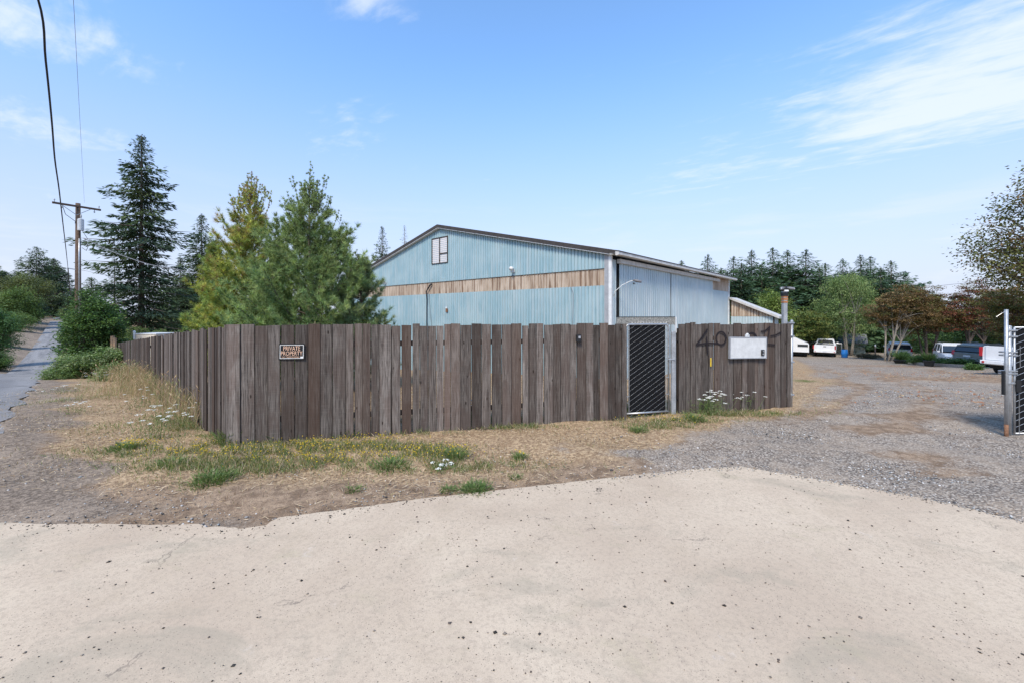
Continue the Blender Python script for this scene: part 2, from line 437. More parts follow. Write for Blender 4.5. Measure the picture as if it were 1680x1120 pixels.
def ground():
    m, nt = newmat('ground'); t = NT(nt); p = t.pos()
    A = t.n('ShaderNodeAttribute', attribute_name='col'); sp = t.n('ShaderNodeSeparateColor'); t.link(A.outputs['Color'], sp.inputs[0])
    straw, gravel, asph, green = sp.outputs[0], sp.outputs[1], sp.outputs[2], A.outputs['Alpha']
    n0 = t.noise(p, .9, 6, .65, .4); n1 = t.noise(p, 5, 6, .7, .5); n2 = t.noise(p, 22, 5, .72, .3); n3 = t.noise(p, 90, 3, .7)
    fib = t.noise(t.mapping(p, (70, 12, 10), (0, 0, .5)), 1., 4, .7, 1.5)
    fib2 = t.noise(t.mapping(p, (11, 75, 10), (0, 0, .3)), 1., 4, .7, 1.5)
    fb = t.math('MAXIMUM', fib, fib2)
    dirt = t.mix(t.step(n1, .38, .62), (.18, .13, .092), (.33, .25, .18))
    dirt = t.mix(t.math('MULTIPLY', t.step(n3, .46, .64), .7), dirt, (.075, .06, .05))
    dirt = t.mix(t.math('MULTIPLY', t.step(n2, .58, .78), .7), dirt, (.40, .30, .215))
    st_ = t.mix(t.step(n2, .38, .62), (.17, .115, .072), (.47, .36, .235))
    st_ = t.mix(t.math('MULTIPLY', t.step(fb, .52, .72), .7), st_, (.58, .455, .315))
    st_ = t.mix(t.math('MULTIPLY', t.step(n3, .48, .62), .7), st_, (.13, .09, .06))
    st_ = t.mix(t.math('MULTIPLY', t.step(n1, .5, .62), .6), st_, (.20, .14, .09))
    gr_v = t.n('ShaderNodeTexVoronoi'); t.link(p, gr_v.inputs['Vector']); gr_v.inputs['Scale'].default_value = 42
    gv = t.n('ShaderNodeSeparateColor'); t.link(gr_v.outputs['Color'], gv.inputs[0])
    gr = t.mix(gv.outputs[0], (.13, .118, .105), (.47, .43, .385))
    gr = t.mix(t.step(gr_v.outputs['Distance'], .35, .75), gr, (.12, .10, .085))
    gr = t.mix(t.math('MULTIPLY', t.step(n1, .44, .64), .5), gr, (.32, .27, .22))
    gr = t.mix(t.math('MULTIPLY', t.step(n0, .48, .62), .38), gr, (.34, .285, .23))
    oa = t.mix(t.step(n2, .40, .62), (.12, .098, .08), (.29, .24, .195))
    oa = t.mix(t.math('MULTIPLY', t.step(n0, .45, .65), .5), oa, (.38, .315, .255))
    oa = t.mix(t.math('MULTIPLY', t.step(n3, .42, .7), .5), oa, (.06, .055, .05))
    gn = t.mix(t.step(n2, .3, .7), (.06, .085, .028), (.17, .17, .07))
    nE = t.math('ADD', t.math('MULTIPLY', n0, .42), t.math('ADD', t.math('MULTIPLY', n1, .33), t.math('MULTIPLY', n2, .25)))
    def edge(mask, amt=.55): return t.step(t.math('ADD', mask, t.math('MULTIPLY', t.math('SUBTRACT', nE, .5), amt * 3.8)), .32, .68)
    c = t.mix(edge(straw), dirt, st_)
    c = t.mix(edge(asph, .6), c, oa)
    c = t.mix(edge(gravel, .75), c, gr)
    c = t.mix(edge(green, .6), c, gn)
    c = t.mix(1, c, (1.22, 1.155, 1.07), 'MULTIPLY')
    hg = t.math('MULTIPLY', t.math('SUBTRACT', 1., gr_v.outputs['Distance']), gravel)
    h = t.math('ADD', t.math('ADD', t.math('MULTIPLY', n2, .9), t.math('MULTIPLY', n3, .4)), hg)
    t.out(t.bsdf(c, .95, 0, .08, t.bump(h, 1.0, .014))); M['ground'] = m
ground()
# ------------------------------------------------------------------ ground sheet
SLAB_E = [(-420, 872), (-160, 862), (0, 858), (70, 861), (150, 860), (240, 862), (320, 861), (350, 866), (400, 867), (440, 861), (458, 850), (560, 837), (700, 818), (870, 799), (1060, 778), (1150, 769), (1215, 766), (1300, 780), (1400, 797), (1550, 825), (1680, 858), (1960, 925)]
slab = [((x - CX) / F * (CAMZ * F / (y - HY)), CAMZ * F / (y - HY)) for x, y in SLAB_E]
sx_ = np.array([a for a, b in slab]); sy_ = np.array([b for a, b in slab])
XL_PTS = [(1060, 770), (1080, 745), (1100, 728), (1150, 712), (1250, 690), (1318, 668), (1352, 640), (1345, 615), (1325, 598), (1300, 588)]
_xl = [gp(*p) for p in XL_PTS]
xlY = np.array([p[1] for p in _xl]); xlX = np.array([p[0] for p in _xl])
_o = np.argsort(xlY); xlY = xlY[_o]; xlX = xlX[_o]
def bl(X, Y, px, py, rx, ry, a=1.):
    cx, cy = gp(px, py)
    return a * np.exp(-(((X - cx) / rx) ** 2 + ((Y - cy) / ry) ** 2))
def masks(X, Y):
    reg = road_edge(Y)
    gravel = sm(-1.1, .9, X - np.interp(Y, xlY, xlX)) * sm(4.0, 4.6, Y + 0 * X) + sm(4.0, 4.4, X) * sm(5.2, 4.6, Y)
    gravel = np.clip(gravel, 0, 1) * .83
    u_ = X - np.interp(Y, xlY, xlX) + .25 * np.sin(Y * .9); k_ = sm(6.3, 9, Y) * sm(34, 24, Y)
    gravel -= .50 * k_ * (np.exp(-((u_ - .9) / .35) ** 2) + np.exp(-((u_ - 2.9) / .6) ** 2) + .8 * np.exp(-((u_ - 5.6 - Y * .06) / .8) ** 2))
    for b in [(1350, 755, .75, .45, .5), (1280, 745, .6, .4, .35), (1620, 815, .7, .5, .55), (1480, 790, .5, .2, .35), (1230, 700, .8, .5, .25), (1400, 620, 2.5, 5, .25), (1560, 650, 2, 1.5, .25)]: gravel += bl(X, Y, *b)
    for b in [(1440, 705, 1.0, .4, -.6), (1500, 750, .7, .35, -.6), (1400, 680, .8, .3, -.35), (1240, 735, .8, .25, -.3), (1390, 735, .35, .2, -.15), (1290, 765, .5, .2, -.3), (1560, 775, .7, .2, -.45), (1600, 690, 1.0, .5, -.4), (1580, 622, 4, 1.5, -.7), (1340, 625, 1.2, 2.2, -.6), (1480, 600, 5, 1.5, -.6)]: gravel += bl(X, Y, *b)
    for b in [(920, 740, .35, .25, .45), (1040, 745, .6, .25, .6), (960, 700, .4, .2, .25)]: gravel += bl(X, Y, *b)
    inner = X - np.interp(Y, xlY, xlX)
    straw = .74 * sm(.9, -.3, inner)
    e = np.interp(X, sx_, sy_)                       # slab edge at that X
    straw -= .50 * sm(.9, .1, Y - e) * sm(5, 3.6, X)
    straw -= .60 * sm(-.6, -2.6, X) * sm(1.3, .35, Y - e)
    straw += bl(X, Y, 330, 655, 1.2, 1.6, .3) + bl(X, Y, 200, 700, .8, 1.0, .35) + bl(X, Y, 1180, 695, 1.2, .25, .35) + bl(X, Y, 780, 790, 1.2, .2, .2) + bl(X, Y, 1325, 660, .7, .9, .9) + bl(X, Y, 1320, 620, 1.5, 3, .5)
    straw += bl(X, Y, 1490, 592, 6, 4, .35)
    dr = X - reg
    asph = sm(2.0, .5, dr + .35 * np.sin(Y * 2.1) + .25 * np.sin(Y * 5.3 + 1)) * .85 + bl(X, Y, 200, 835, 1.1, .35, .55) + bl(X, Y, 380, 858, .5, .16, .6) + bl(X, Y, 60, 790, .9, .7, .5)
    asph -= bl(X, Y, 250, 735, 1.0, .5, .4)
    straw = np.where(asph > .4, straw * .5, straw)
    green = bl(X, Y, 1328, 625, .8, 1.8, .55) + bl(X, Y, 470, 730, 1.7, .35, .55) + bl(X, Y, 350, 765, .7, .25, .4) + bl(X, Y, 650, 745, .9, .25, .35) + bl(X, Y, 1470, 596, 4, 1.2, .5)
    green += sm(-.15, -1.3, X - (reg - 5.5)) * .35 * sm(14, 30, Y)
    return np.stack([straw, gravel, asph, green], -1).clip(0, 1)
def axis(lo, hi, fine, far_lo, far_hi, k=1.09):
    a = list(np.arange(lo, hi + 1e-6, fine)); s = fine
    while a[-1] < far_hi: s *= k; a.append(a[-1] + s)
    s = fine
    while a[0] > far_lo: s *= k; a.insert(0, a[0] - s)
    return np.array(a)
xs = axis(-11, 11, .11, -420, 420, 1.05); ys = axis(3.2, 14, .11, -60, 520, 1.045)
XX, YY = np.meshgrid(xs, ys)
ZZ = G(XX, YY)
lump = .014 * (np.sin(XX * 2.3 + np.sin(YY * 3.1)) + np.sin(YY * 4.1 + XX * 1.7)) + rng.normal(0, .006, XX.shape)
eY = np.interp(XX, sx_, sy_)
offs = YY - eY
ZZ = ZZ + lump * sm(.1, .8, offs) - .02 * sm(.6, 0, offs)
ZZ = np.where(offs < -.12, ZZ - .12, ZZ)
rd = XX - road_edge(YY)
ZZ = ZZ - .09 * sm(.0, -.3, rd) * sm(-7.2, -6.9, rd) - (.55 * sm(35, 80, YY) + 1.3 * sm(110, 170, YY)) * sm(3.5 + YY * .03, -.5, rd) * sm(-11, -7, rd)
# bank left of the road, with the dry verge
ZZ = ZZ + sm(-7.3, -13, rd) * 1.3 * sm(5, 40, YY)
ny, nx = XX.shape
idx = np.arange(ny * nx).reshape(ny, nx)
FA = np.stack([idx[:-1, :-1], idx[:-1, 1:], idx[1:, 1:], idx[1:, :-1]], -1).reshape(-1, 4)
mk = masks(XX.ravel(), YY.ravel())
gr = npmesh('ground', np.stack([XX.ravel(), YY.ravel(), ZZ.ravel()], 1), FA, M['ground'], col=mk, smooth=True)
gr['kind'] = 'structure'
# road
ry = np.concatenate([np.arange(-40, 40, .5), np.arange(40, 330, 2.)])
ru = np.linspace(0, 1, 15)
RYY, RUU = np.meshgrid(ry, ru, indexing='ij')
jag = .10 * np.sin(RYY * 3.7) + .08 * np.sin(RYY * 9.1 + 1) + .05 * np.sin(RYY * 23)
RX = road_edge(RYY) - 7.2 * RUU + jag * (RUU < .01)
RZ = G(RX, RYY) + .004 + .03 * np.sin(RUU * math.pi) + .12 * sm(35, 110, RYY) + .3 * sm(120, 200, RYY)
n1_, n2_ = RX.shape; idx = np.arange(n1_ * n2_).reshape(n1_, n2_)
FA = np.stack([idx[:-1, :-1], idx[1:, :-1], idx[1:, 1:], idx[:-1, 1:]], -1).reshape(-1, 4)
o = npmesh('road', np.stack([RX.ravel(), RYY.ravel(), RZ.ravel()], 1), FA[:, ::-1], M['asphalt'], smooth=True); o['kind'] = 'structure'
# concrete apron
import bmesh
pts = []
for i in range(len(slab) - 1):
    a, b = slab[i], slab[i + 1]; n = max(2, int(math.hypot(a[0] - b[0], a[1] - b[1]) / .07))
    rough = .022 if SLAB_E[i][0] in (320, 350, 400, 440) else .006
    for k in range(n):
        u = k / n
        pts.append((a[0] + (b[0] - a[0]) * u + rnd.uniform(-rough, rough), a[1] + (b[1] - a[1]) * u + rnd.uniform(-rough, rough)))
pts.append(slab[-1])
out_ = pts + [(pts[-1][0] + 6, -14), (pts[0][0] - 1, -14)]
bm = bmesh.new()
tv = [bm.verts.new((x, y, .012)) for x, y in out_]
f = bm.faces.new(tv); r_ = bmesh.ops.extrude_face_region(bm, geom=[f])
for v in [e for e in r_['geom'] if isinstance(e, bmesh.types.BMVert)]: v.co.z = -.13
bmesh.ops.recalc_face_normals(bm, faces=bm.faces)
me = bpy.data.meshes.new('concrete_apron'); bm.to_mesh(me); bm.free()
o = link('concrete_apron', me, M['concrete']); o['kind'] = 'structure'

# ------------------------------------------------------------------ scatter: stones, straw, grass
OCT = np.array([(1, 0, 0), (0, 1, 0), (-1, 0, 0), (0, -1, 0), (0, 0, 1), (0, 0, -1)], float)
OF = np.array([(0, 1, 4), (1, 2, 4), (2, 3, 4), (3, 0, 4), (1, 0, 5), (2, 1, 5), (3, 2, 5), (0, 3, 5)])
def stones(name, P, size, col, flat=.6, parent=None):
    n = len(P)
    V = OCT[None] * rng.uniform(.65, 1.3, (n, 6, 1)) * np.asarray(size)[:, None, None]
    a = rng.uniform(0, 6.28, n); ca, sa = np.cos(a)[:, None], np.sin(a)[:, None]
    tl = rng.uniform(-.5, .5, n)[:, None]
    x = V[..., 0] * ca - V[..., 1] * sa; y = V[..., 0] * sa + V[..., 1] * ca; z = V[..., 2] * flat + x * tl * .5
    V = np.stack([x, y, z], -1) + P[:, None, :]
    Fc = OF[None] + (np.arange(n) * 6)[:, None, None]
    return npmesh(name, V.reshape(-1, 3), Fc.reshape(-1, 3), M['stone'], parent, np.repeat(col, 6, axis=0))
def edgeY(X): return np.interp(X, sx_, sy_)
def gsample(n, x0, x1, y0, y1, dens):
    X = rng.uniform(x0, x1, n * 4); Y = y0 + (y1 - y0) * rng.uniform(0, 1, n * 4) ** 1.35
    k = rng.uniform(0, 1, len(X)) < dens(X, Y)
    X, Y = X[k][:n], Y[k][:n]
    return np.stack([X, Y, G(X, Y)], 1)
def fr(X, Y): return (np.abs(X / Y) < 1.3)
grayp = [(.36, .34, .32), (.26, .25, .24), (.17, .16, .155), (.50, .47, .44), (.34, .28, .22), (.07, .068, .066), (.28, .30, .30), (.62, .60, .57)]
def dgr(X, Y):
    m = masks(X, Y); return (m[:, 1] ** 3) * (Y > edgeY(X) + .02) * fr(X, Y)
P = gsample(26000, -2, 14, 3.6, 15, dgr); s = rng.lognormal(-4.75, .38, len(P)).clip(.004, .026); P[:, 2] += s * .1 - .012
o = stones('gravel', P, s, palette(len(P), grayp, .25)); o['kind'] = 'stuff'; o['label'] = 'loose grey crushed gravel strewn over the driveway'; o['category'] = 'gravel'
def dpeb(X, Y): return .5 * (Y > edgeY(X) + .01) * fr(X, Y) * (1 - .7 * sm(2.2, 3, X))
P = gsample(15000, -10, 6, 3.9, 10, dpeb); s = rng.lognormal(-5.15, .5, len(P)).clip(.003, .024); P[:, 2] += -.008
o = stones('pebbles', P, s, palette(len(P), grayp + [(.3, .22, .15)] * 3, .25)); o['kind'] = 'stuff'; o['label'] = 'small pebbles scattered over the dirt verge'; o['category'] = 'pebbles'
e1 = rng.uniform(1.2, 5.2, 420); P = np.stack([e1, edgeY(e1) - np.abs(rng.normal(0, .06, 420)), np.full(420, .016)], 1); s = rng.lognormal(-5.1, .4, 420).clip(.003, .014)
o = stones('gravel_spill', P, s, palette(420, grayp, .25)); o['kind'] = 'stuff'; o['label'] = 'gravel kicked onto the edge of the concrete by the drive'; o['category'] = 'gravel'
# crumbs of dark gravel on the apron, some of them in loose clusters
c1 = np.stack([rng.uniform(-5, 5, 1100), rng.uniform(1.9, 5.4, 1100)], 1)
cc = np.stack([rng.uniform(-3, 4, 26), rng.uniform(2.1, 4.8, 26)], 1)
c2 = cc[rng.integers(0, 26, 230)] + rng.normal(0, .11, (230, 2))
c = np.vstack([c1, c2]); c = c[c[:, 1] < edgeY(c[:, 0]) - .02]
e1 = rng.uniform(-4.8, 4.8, 700); e2 = np.stack([e1, edgeY(e1) - np.abs(rng.normal(0, .09, 700)) - .01], 1)
c = np.vstack([c, e2]); P = np.hstack([c, np.full((len(c), 1), .015)])
s = rng.lognormal(-5.35, .5, len(P)).clip(.002, .015)
o = stones('grit', P, s, palette(len(P), [(.03, .027, .024), (.05, .045, .04), (.10, .08, .07), (.2, .17, .14)], .2)); o['kind'] = 'stuff'; o['label'] = 'dark grit and tiny stones lying on the pale concrete'; o['category'] = 'grit'
def blades(P, h, wd, col, lean=.5, flat=False):
    n = len(P); a = rng.uniform(0, 6.28, n)
    if flat: D = np.stack([np.cos(a), np.sin(a), rng.uniform(-.02, .30, n)], 1)
    else:
        l = np.abs(rng.normal(0, lean, n)); D = np.stack([np.cos(a) * l, np.sin(a) * l, np.ones(n)], 1)
    Nn = np.stack([rng.normal(0, 1, n), rng.normal(-1, .6, n), np.full(n, .3 if not flat else 2.)], 1)
    return leaves(P, D, Nn, h, wd, col)
strawp = [(.48, .37, .24), (.38, .275, .17), (.58, .47, .34), (.29, .20, .125), (.22, .155, .10)]
def dst(X, Y):
    m = masks(X, Y); return (.26 + m[:, 0] * .8 - m[:, 1] * .8 - m[:, 2] * .35).clip(0, 1) * (Y > edgeY(X) + .03) * fr(X, Y)
P = gsample(62000, -16, 8, 4.0, 18, dst); P[:, 2] += .003
V, Fc, cl_ = blades(P, rng.uniform(.03, .14, len(P)), rng.uniform(.004, .010, len(P)), palette(len(P), strawp, .3), flat=True)
o = npmesh('dry_straw', V, Fc, M['straw'], col=cl_); o['kind'] = 'stuff'; o['label'] = 'dead straw lying flat over the verge'; o['category'] = 'straw'
P = gsample(56000, -16, 8, 4.3, 18, dst)
k_ = np.sin(P[:, 0] * 3.1 + 2 * np.sin(P[:, 1] * 2.3)) * np.sin(P[:, 1] * 4.7 + np.sin(P[:, 0] * 5.1)) + rng.normal(0, .5, len(P)) > -.1; P = P[k_]
V, Fc, cl_ = blades(P, rng.uniform(.02, .085, len(P)), rng.uniform(.004, .009, len(P)), palette(len(P), strawp + [(.20, .20, .08)], .2), lean=.9)
o = npmesh('dry_grass', V, Fc, M['straw'], col=cl_); o['kind'] = 'stuff'; o['label'] = 'short dead grass stubble on the verge'; o['category'] = 'grass'
def dll(X, Y): return bl(X, Y, 1600, 615, 6, 3.2) + bl(X, Y, 1560, 650, 2.6, 2.) * .6 + bl(X, Y, 1480, 600, 7, 3) * .5
P = gsample(5200, 6, 34, 9, 34, dll); P[:, 2] += .01
V, Fc, cl_ = blades(P, rng.uniform(.03, .09, len(P)), rng.uniform(.02, .05, len(P)), palette(len(P), [(.32, .14, .07), (.40, .22, .11), (.24, .11, .06), (.45, .32, .18)], .25), flat=True)
o = npmesh('leaf_litter', V, Fc, M['straw'], col=cl_); o['kind'] = 'stuff'; o['label'] = 'fallen reddish leaves on the gravel before the maples'; o['category'] = 'leaf litter'
# low green growth with yellow flowers along the fence front (uncountable)
greenp = [(.09, .155, .04), (.13, .20, .055), (.17, .23, .08), (.07, .12, .035), (.22, .23, .11)]
def region(n, blobs):
    out = []
    for px, py, rx, ry, wgt in blobs:
        cx, cy = gp(px, py); k = int(n * wgt)
        q = np.stack([cx + rng.normal(0, rx * .6, k), cy + rng.normal(0, ry * .6, k)], 1); out.append(q)
    q = np.vstack(out); q = q[q[:, 1] > edgeY(q[:, 0]) + .04]
    nz = np.sin(q[:, 0] * 5.1 + 2 * np.sin(q[:, 1] * 4.3)) * np.sin(q[:, 1] * 8.7 + 1.5 * np.sin(q[:, 0] * 6.1)) + .5 * np.sin(q[:, 0] * 17 + q[:, 1] * 13)
    q = q[nz + rng.normal(0, .45, len(q)) > -.25]
    return np.hstack([q, G(q[:, 0], q[:, 1])[:, None]])
GB = [(330, 700, .6, .5, .07), (240, 742, .8, .3, .05), (820, 700, 1.0, .16, .05), (760, 765, .8, .2, .04), (640, 712, .8, .10, .05), (1190, 680, 1.3, .14, .09), (1060, 676, .6, .12, .06), (870, 690, 1.0, .12, .05), (1110, 692, .9, .14, .05), (430, 765, .9, .25, .08), (560, 760, 1.0, .25, .07), (690, 768, .6, .18, .03), (470, 735, 1.3, .40, .24), (350, 765, .8, .28, .16), (600, 735, .9, .22, .12), (410, 745, .7, .3, .12), (700, 745, .5, .25, .07), (270, 690, .8, .8, .06), (450, 718, 1.3, .14, .12),
      (760, 690, 1.6, .2, .05), (300, 665, .9, .9, .05), (1080, 700, .6, .16, .05), (1040, 680, .9, .16, .07), (1180, 680, .8, .2, .1), (300, 640, .6, 1.6, .05), (120, 655, .5, 1.0, .025)]
P = region(78000, GB)
V, Fc, cl_ = blades(P, rng.uniform(.025, .08, len(P)) * rng.choice([.6, 1, 1.7], len(P)), rng.uniform(.003, .009, len(P)), palette(len(P), greenp + strawp[:3] + [(.26, .24, .08), (.20, .17, .07)], .35), lean=1.1)
o = npmesh('green_grass', V, Fc, M['leaf'], col=cl_); o['kind'] = 'stuff'; o['label'] = 'patchy green grass and low weeds in front of the fence'; o['category'] = 'grass'
P = region(1900, [(460, 740, 1.4, .42, .55), (560, 755, 1.0, .25, .15), (330, 745, .6, .25, .12), (700, 745, .6, .2, .12), (590, 725, .8, .2, .12), (235, 732, .22, .12, .06), (1100, 690, .8, .2, .07)])
P[:, 2] += rng.uniform(.02, .10, len(P))
fl = []; cols = []
n = len(P)
for k in range(4):
    a = rng.uniform(0, 6.28, n); D = np.stack([np.cos(a), np.sin(a), rng.uniform(-.2, .5, n)], 1)
    fl.append((P, D))
C = np.vstack([q for q, _ in fl]); D = np.vstack([q for _, q in fl])
V, Fc, cl_ = leaves(C - D * .007, D, np.tile([0, -.3, 1.], (len(C), 1)) + rng.normal(0, .3, (len(C), 3)), .018, .013, palette(len(C), [(.75, .52, .015), (.80, .62, .04)], .15))
o = npmesh('yellow_flowers', V, Fc, M['leaf'], col=cl_); o['kind'] = 'stuff'; o['label'] = 'tiny yellow flowers scattered through the grass by the fence'; o['category'] = 'flowers'

# ------------------------------------------------------------------ single plants by the fence
def tuft(px, py, r, h, label, green=True, n=420, flowers=0, name='grass_tuft', lean=.75, wd=.009, group=None, cols=None):
    x, y = gp(px, py); z = g(x, y)
    th = thing(name, label, 'weeds' if name != 'grass_tuft' else 'grass tuft', (x, y, z), 0, group)
    q = rng.normal(0, r * .42, (n, 2)); P = np.hstack([q, np.zeros((n, 1)) - .01])
    hh = h * rng.uniform(.45, 1.05, n); a = np.arctan2(q[:, 1], q[:, 0]) + rng.normal(0, .8, n)
    l = np.abs(rng.normal(.15, lean, n)); D = unit(np.stack([np.cos(a) * l, np.sin(a) * l, np.ones(n)], 1))
    Nn = np.stack([-np.sin(a), np.cos(a), np.zeros(n)], 1) + rng.normal(0, .4, (n, 3)); Nn = np.cross(D, Nn)
    col = palette(n, cols or greenp, .22)
    # two-piece blades that bend over
    V1, F1, c1 = leaves(P, D, Nn, hh * .62, wd, col)
    D2 = unit(D + np.stack([np.cos(a), np.sin(a), -np.full(n, .5)], 1) * .55)
    V2, F2, c2 = leaves(P + D * (hh * .45)[:, None], D2, Nn, hh * .6, wd * .85, col * 1.12)
    npmesh('blades', np.vstack([V1, V2]), np.vstack([F1, F2 + len(V1)]), M['leaf'], th, np.vstack([c1, c2]))
    if flowers:
        k = flowers; q = rng.normal(0, r * .5, (k, 2)); zf = rng.uniform(.7, 1.15, k) * h
        C = np.hstack([q, zf[:, None]]); C = np.repeat(C, 5, 0); aa = rng.uniform(0, 6.28, len(C))
        D = np.stack([np.cos(aa), np.sin(aa), rng.uniform(-.1, .5, len(C))], 1)
        V, Fc, cc_ = leaves(C, D, np.tile([0, -.4, 1.], (len(C), 1)), .013, .010, palette(len(C), [(.75, .52, .015)], .2))
        npmesh('flowers', V, Fc, M['leaf'], th, cc_)
    return th
tuft(350, 790, .26, .15, 'wide fringe of bright green grass nearest the concrete on the left', n=620)
tuft(280, 765, .24, .14, 'low green grass tuft at the left end of the flowering patch', n=420)
tuft(780, 803, .20, .10, 'dense green clump touching the pale concrete edge', n=700, lean=1.1)
tuft(735, 803, .12, .06, 'thin low sprig left of the dense clump on the concrete edge', n=180, lean=1.1)
tuft(580, 803, .12, .05, 'flat green weed alone on bare brown dirt', n=190, lean=1.4)
tuft(640, 768, .22, .15, 'spiky green weed below the middle of the flowering patch', n=380, wd=.012)
tuft(745, 752, .17, .17, 'green clump with yellow and white blooms right of the patch', n=360, flowers=14)
tuft(853, 752, .11, .09, 'small round weed with yellow blooms on dry straw', n=240, flowers=10)
tuft(845, 785, .10, .06, 'faint green sprig just above the middle of the concrete edge', n=120, lean=1.2)
tuft(575, 714, .26, .22, 'arching broad green grass at foot of fence below mid left boards', n=420, wd=.014, lean=.9)
tuft(465, 720, .26, .26, 'tall arching green grass at foot of fence under the warning sign', n=330, wd=.013, lean=.8)
tuft(380, 727, .20, .30, 'tall green grass clump against the fence corner board', n=420, lean=.45)
tuft(205, 738, .20, .15, 'dark green weed with yellow flowers alone on the dry verge', n=420, flowers=28)
tuft(1048, 708, .14, .12, 'small green weed in front of the chain link gate', n=260)
tuft(1140, 690, .22, .18, 'leafy green weed under the white flowers beside the gate', n=380)
tuft(1080, 668, .16, .22, 'bushy green weed at the foot of the chain link gate', n=340)
tuft(638, 800, .0, .0, '', n=1) if False else None
# white umbel plants
def umbel(px, py, n, r, h, label, seed=0, Y=None):
    x, y = gp(px, py); th = thing('wild_carrot', label, 'wildflower', (x, y, g(x, y)), 0, None)
    st_ = MB(); hd = MB(); lf_ = []
    n = int(n * 1.5 + .5) if n > 1 else 1
    for i in range(n):
        q = (rnd.gauss(0, r * .5), rnd.gauss(0, r * .5)); hh = h * rnd.uniform(.55, 1.05)
        top = (q[0] * 1.5 + rnd.uniform(-.04, .04), q[1] * 1.5, hh)
        st_.tube([(q[0], q[1], -.02), (q[0] * 1.2, q[1] * 1.2, hh * .5), top], [.0035, .003, .002], 4)
        rr = rnd.uniform(.028, .055)
        st_.cur = None
        for k in range(20):
            a = rnd.uniform(0, 6.28); d_ = rr * math.sqrt(rnd.random())
            p = (top[0] + math.cos(a) * d_, top[1] + math.sin(a) * d_, top[2] + .012 - d_ * .25 + rnd.uniform(-.003, .003))
            hd.ball(p, rnd.uniform(.005, .010), 5, 3, (1, 1, .5))
    st_.build('stems', M['stem'], th); hd.build('flower_heads', M['petal'], th)
    m = n * 26; P = np.hstack([rng.normal(0, r * .6, (m, 2)), rng.uniform(0, h * .6, (m, 1))]); 
    V, Fc, c_ = leaves(P, rdir(m) + [0, 0, .5], rdir(m), rng.uniform(.03, .10, m), .008, palette(m, greenp, .2))
    npmesh('leaves', V, Fc, M['leaf'], th, c_)
simple('stem', (.13, .17, .06), .8); simple('petal', (.72, .72, .66), .7, 0, .05)
umbel(248, 722, 6, .22, .42, 'cluster of white umbels nearest the road end, standing on dry verge')
umbel(275, 700, 6, .24, .46, 'dense white umbels among green stems left of the fence corner')
umbel(310, 705, 5, .22, .40, 'white umbels close to the grey boards of the left fence run')
umbel(230, 668, 5, .3, .42, 'white umbels farther along the left fence run on dry verge')
umbel(120, 680, 4, .3, .25, 'low white umbels beside the broken road edge')
umbel(110, 645, 7, .5, .28, 'white umbels at the foot of the bramble thicket by the road')
umbel(165, 628, 7, .5, .5, 'tall white umbels between the bramble thicket and the fence')
umbel(1160, 682, 21, .30, .50, 'biggest cluster of white umbels, against the boards under the painted 4')
umbel(1215, 672, 12, .22, .48, 'white umbels against the boards under the white box')
umbel(1100, 672, 4, .16, .42, 'few white umbels at the right foot of the chain link gate')
umbel(1025, 674, 5, .2, .34, 'small white blooms at the left foot of the chain link gate')
umbel(1278, 668, 1, .02, .30, 'single white bloom against the last boards of the fence')
umbel(765, 690, 5, .2, .38, 'thin white blooms against the middle boards of the fence')
umbel(905, 680, 4, .2, .26, 'small pale blooms left of the chain link gate under the black key box')
umbel(725, 770, 4, .12, .10, 'low pale blooms on dry ground below the middle boards')
# tall dry grass along the left fence run
def drygrass(px, py, n, r, h, label):
    x, y = gp(px, py); th = thing('dry_grass_clump', label, 'grass clump', (x, y, g(x, y)))
    q = rng.normal(0, 1, (n, 2)) * [r, r * .5]; q = np.stack([q[:, 0] * -.7 + q[:, 1] * .7, q[:, 0] * .7 + q[:, 1] * .7], 1)
    zz = G(x + q[:, 0], y + q[:, 1]) - g(x, y)
    P = np.hstack([q, zz[:, None]]); a = rng.uniform(0, 6.28, n); l = np.abs(rng.normal(0, .22, n)) + .02
    D = unit(np.stack([np.cos(a) * l + .12, np.sin(a) * l, np.ones(n)], 1)); hh = h * rng.uniform(.45, 1.08, n)
    col = palette(n, [(.42, .29, .165), (.33, .215, .125), (.25, .19, .11), (.50, .38, .25), (.22, .23, .09), (.16, .19, .07)], .2)
    Nn = np.stack([rng.normal(0, .5, n), -np.ones(n), np.zeros(n)], 1)
    V1, F1, c1 = leaves(P, D, Nn, hh, .006, col)
    D2 = unit(D + np.stack([np.cos(a), np.sin(a), -np.full(n, .3)], 1) * .6)
    V2, F2, c2 = leaves(P + D * (hh * .55)[:, None], D2, Nn, hh * .4, .006, col)
    k = rng.uniform(0, 1, n) < .3                      # seed heads
    V3, F3, c3 = leaves((P + D * (hh * .9)[:, None])[k], D2[k], Nn[k], .10, .016, col[k] * 1.15)
    npmesh('blades', np.vstack([V1, V2]), np.vstack([F1, F2 + len(V1)]), M['straw'], th, np.vstack([c1, c2]))
    npmesh('seed_heads', V3, F3, M['straw'], th, c3)
drygrass(335, 690, 750, .55, .75, 'tall dry grass against the fence nearest its corner')
drygrass(300, 668, 750, .6, .85, 'tall dry seeding grass against the middle of the left fence run')
drygrass(262, 650, 800, .8, .95, 'tall tawny grass before the left fence run, past the middle')
drygrass(222, 640, 900, .9, 1.05, 'tallest tawny grass clump next to the bramble thicket')
drygrass(178, 652, 260, .7, .45, 'low dry grass between road and tallest tawny clump')

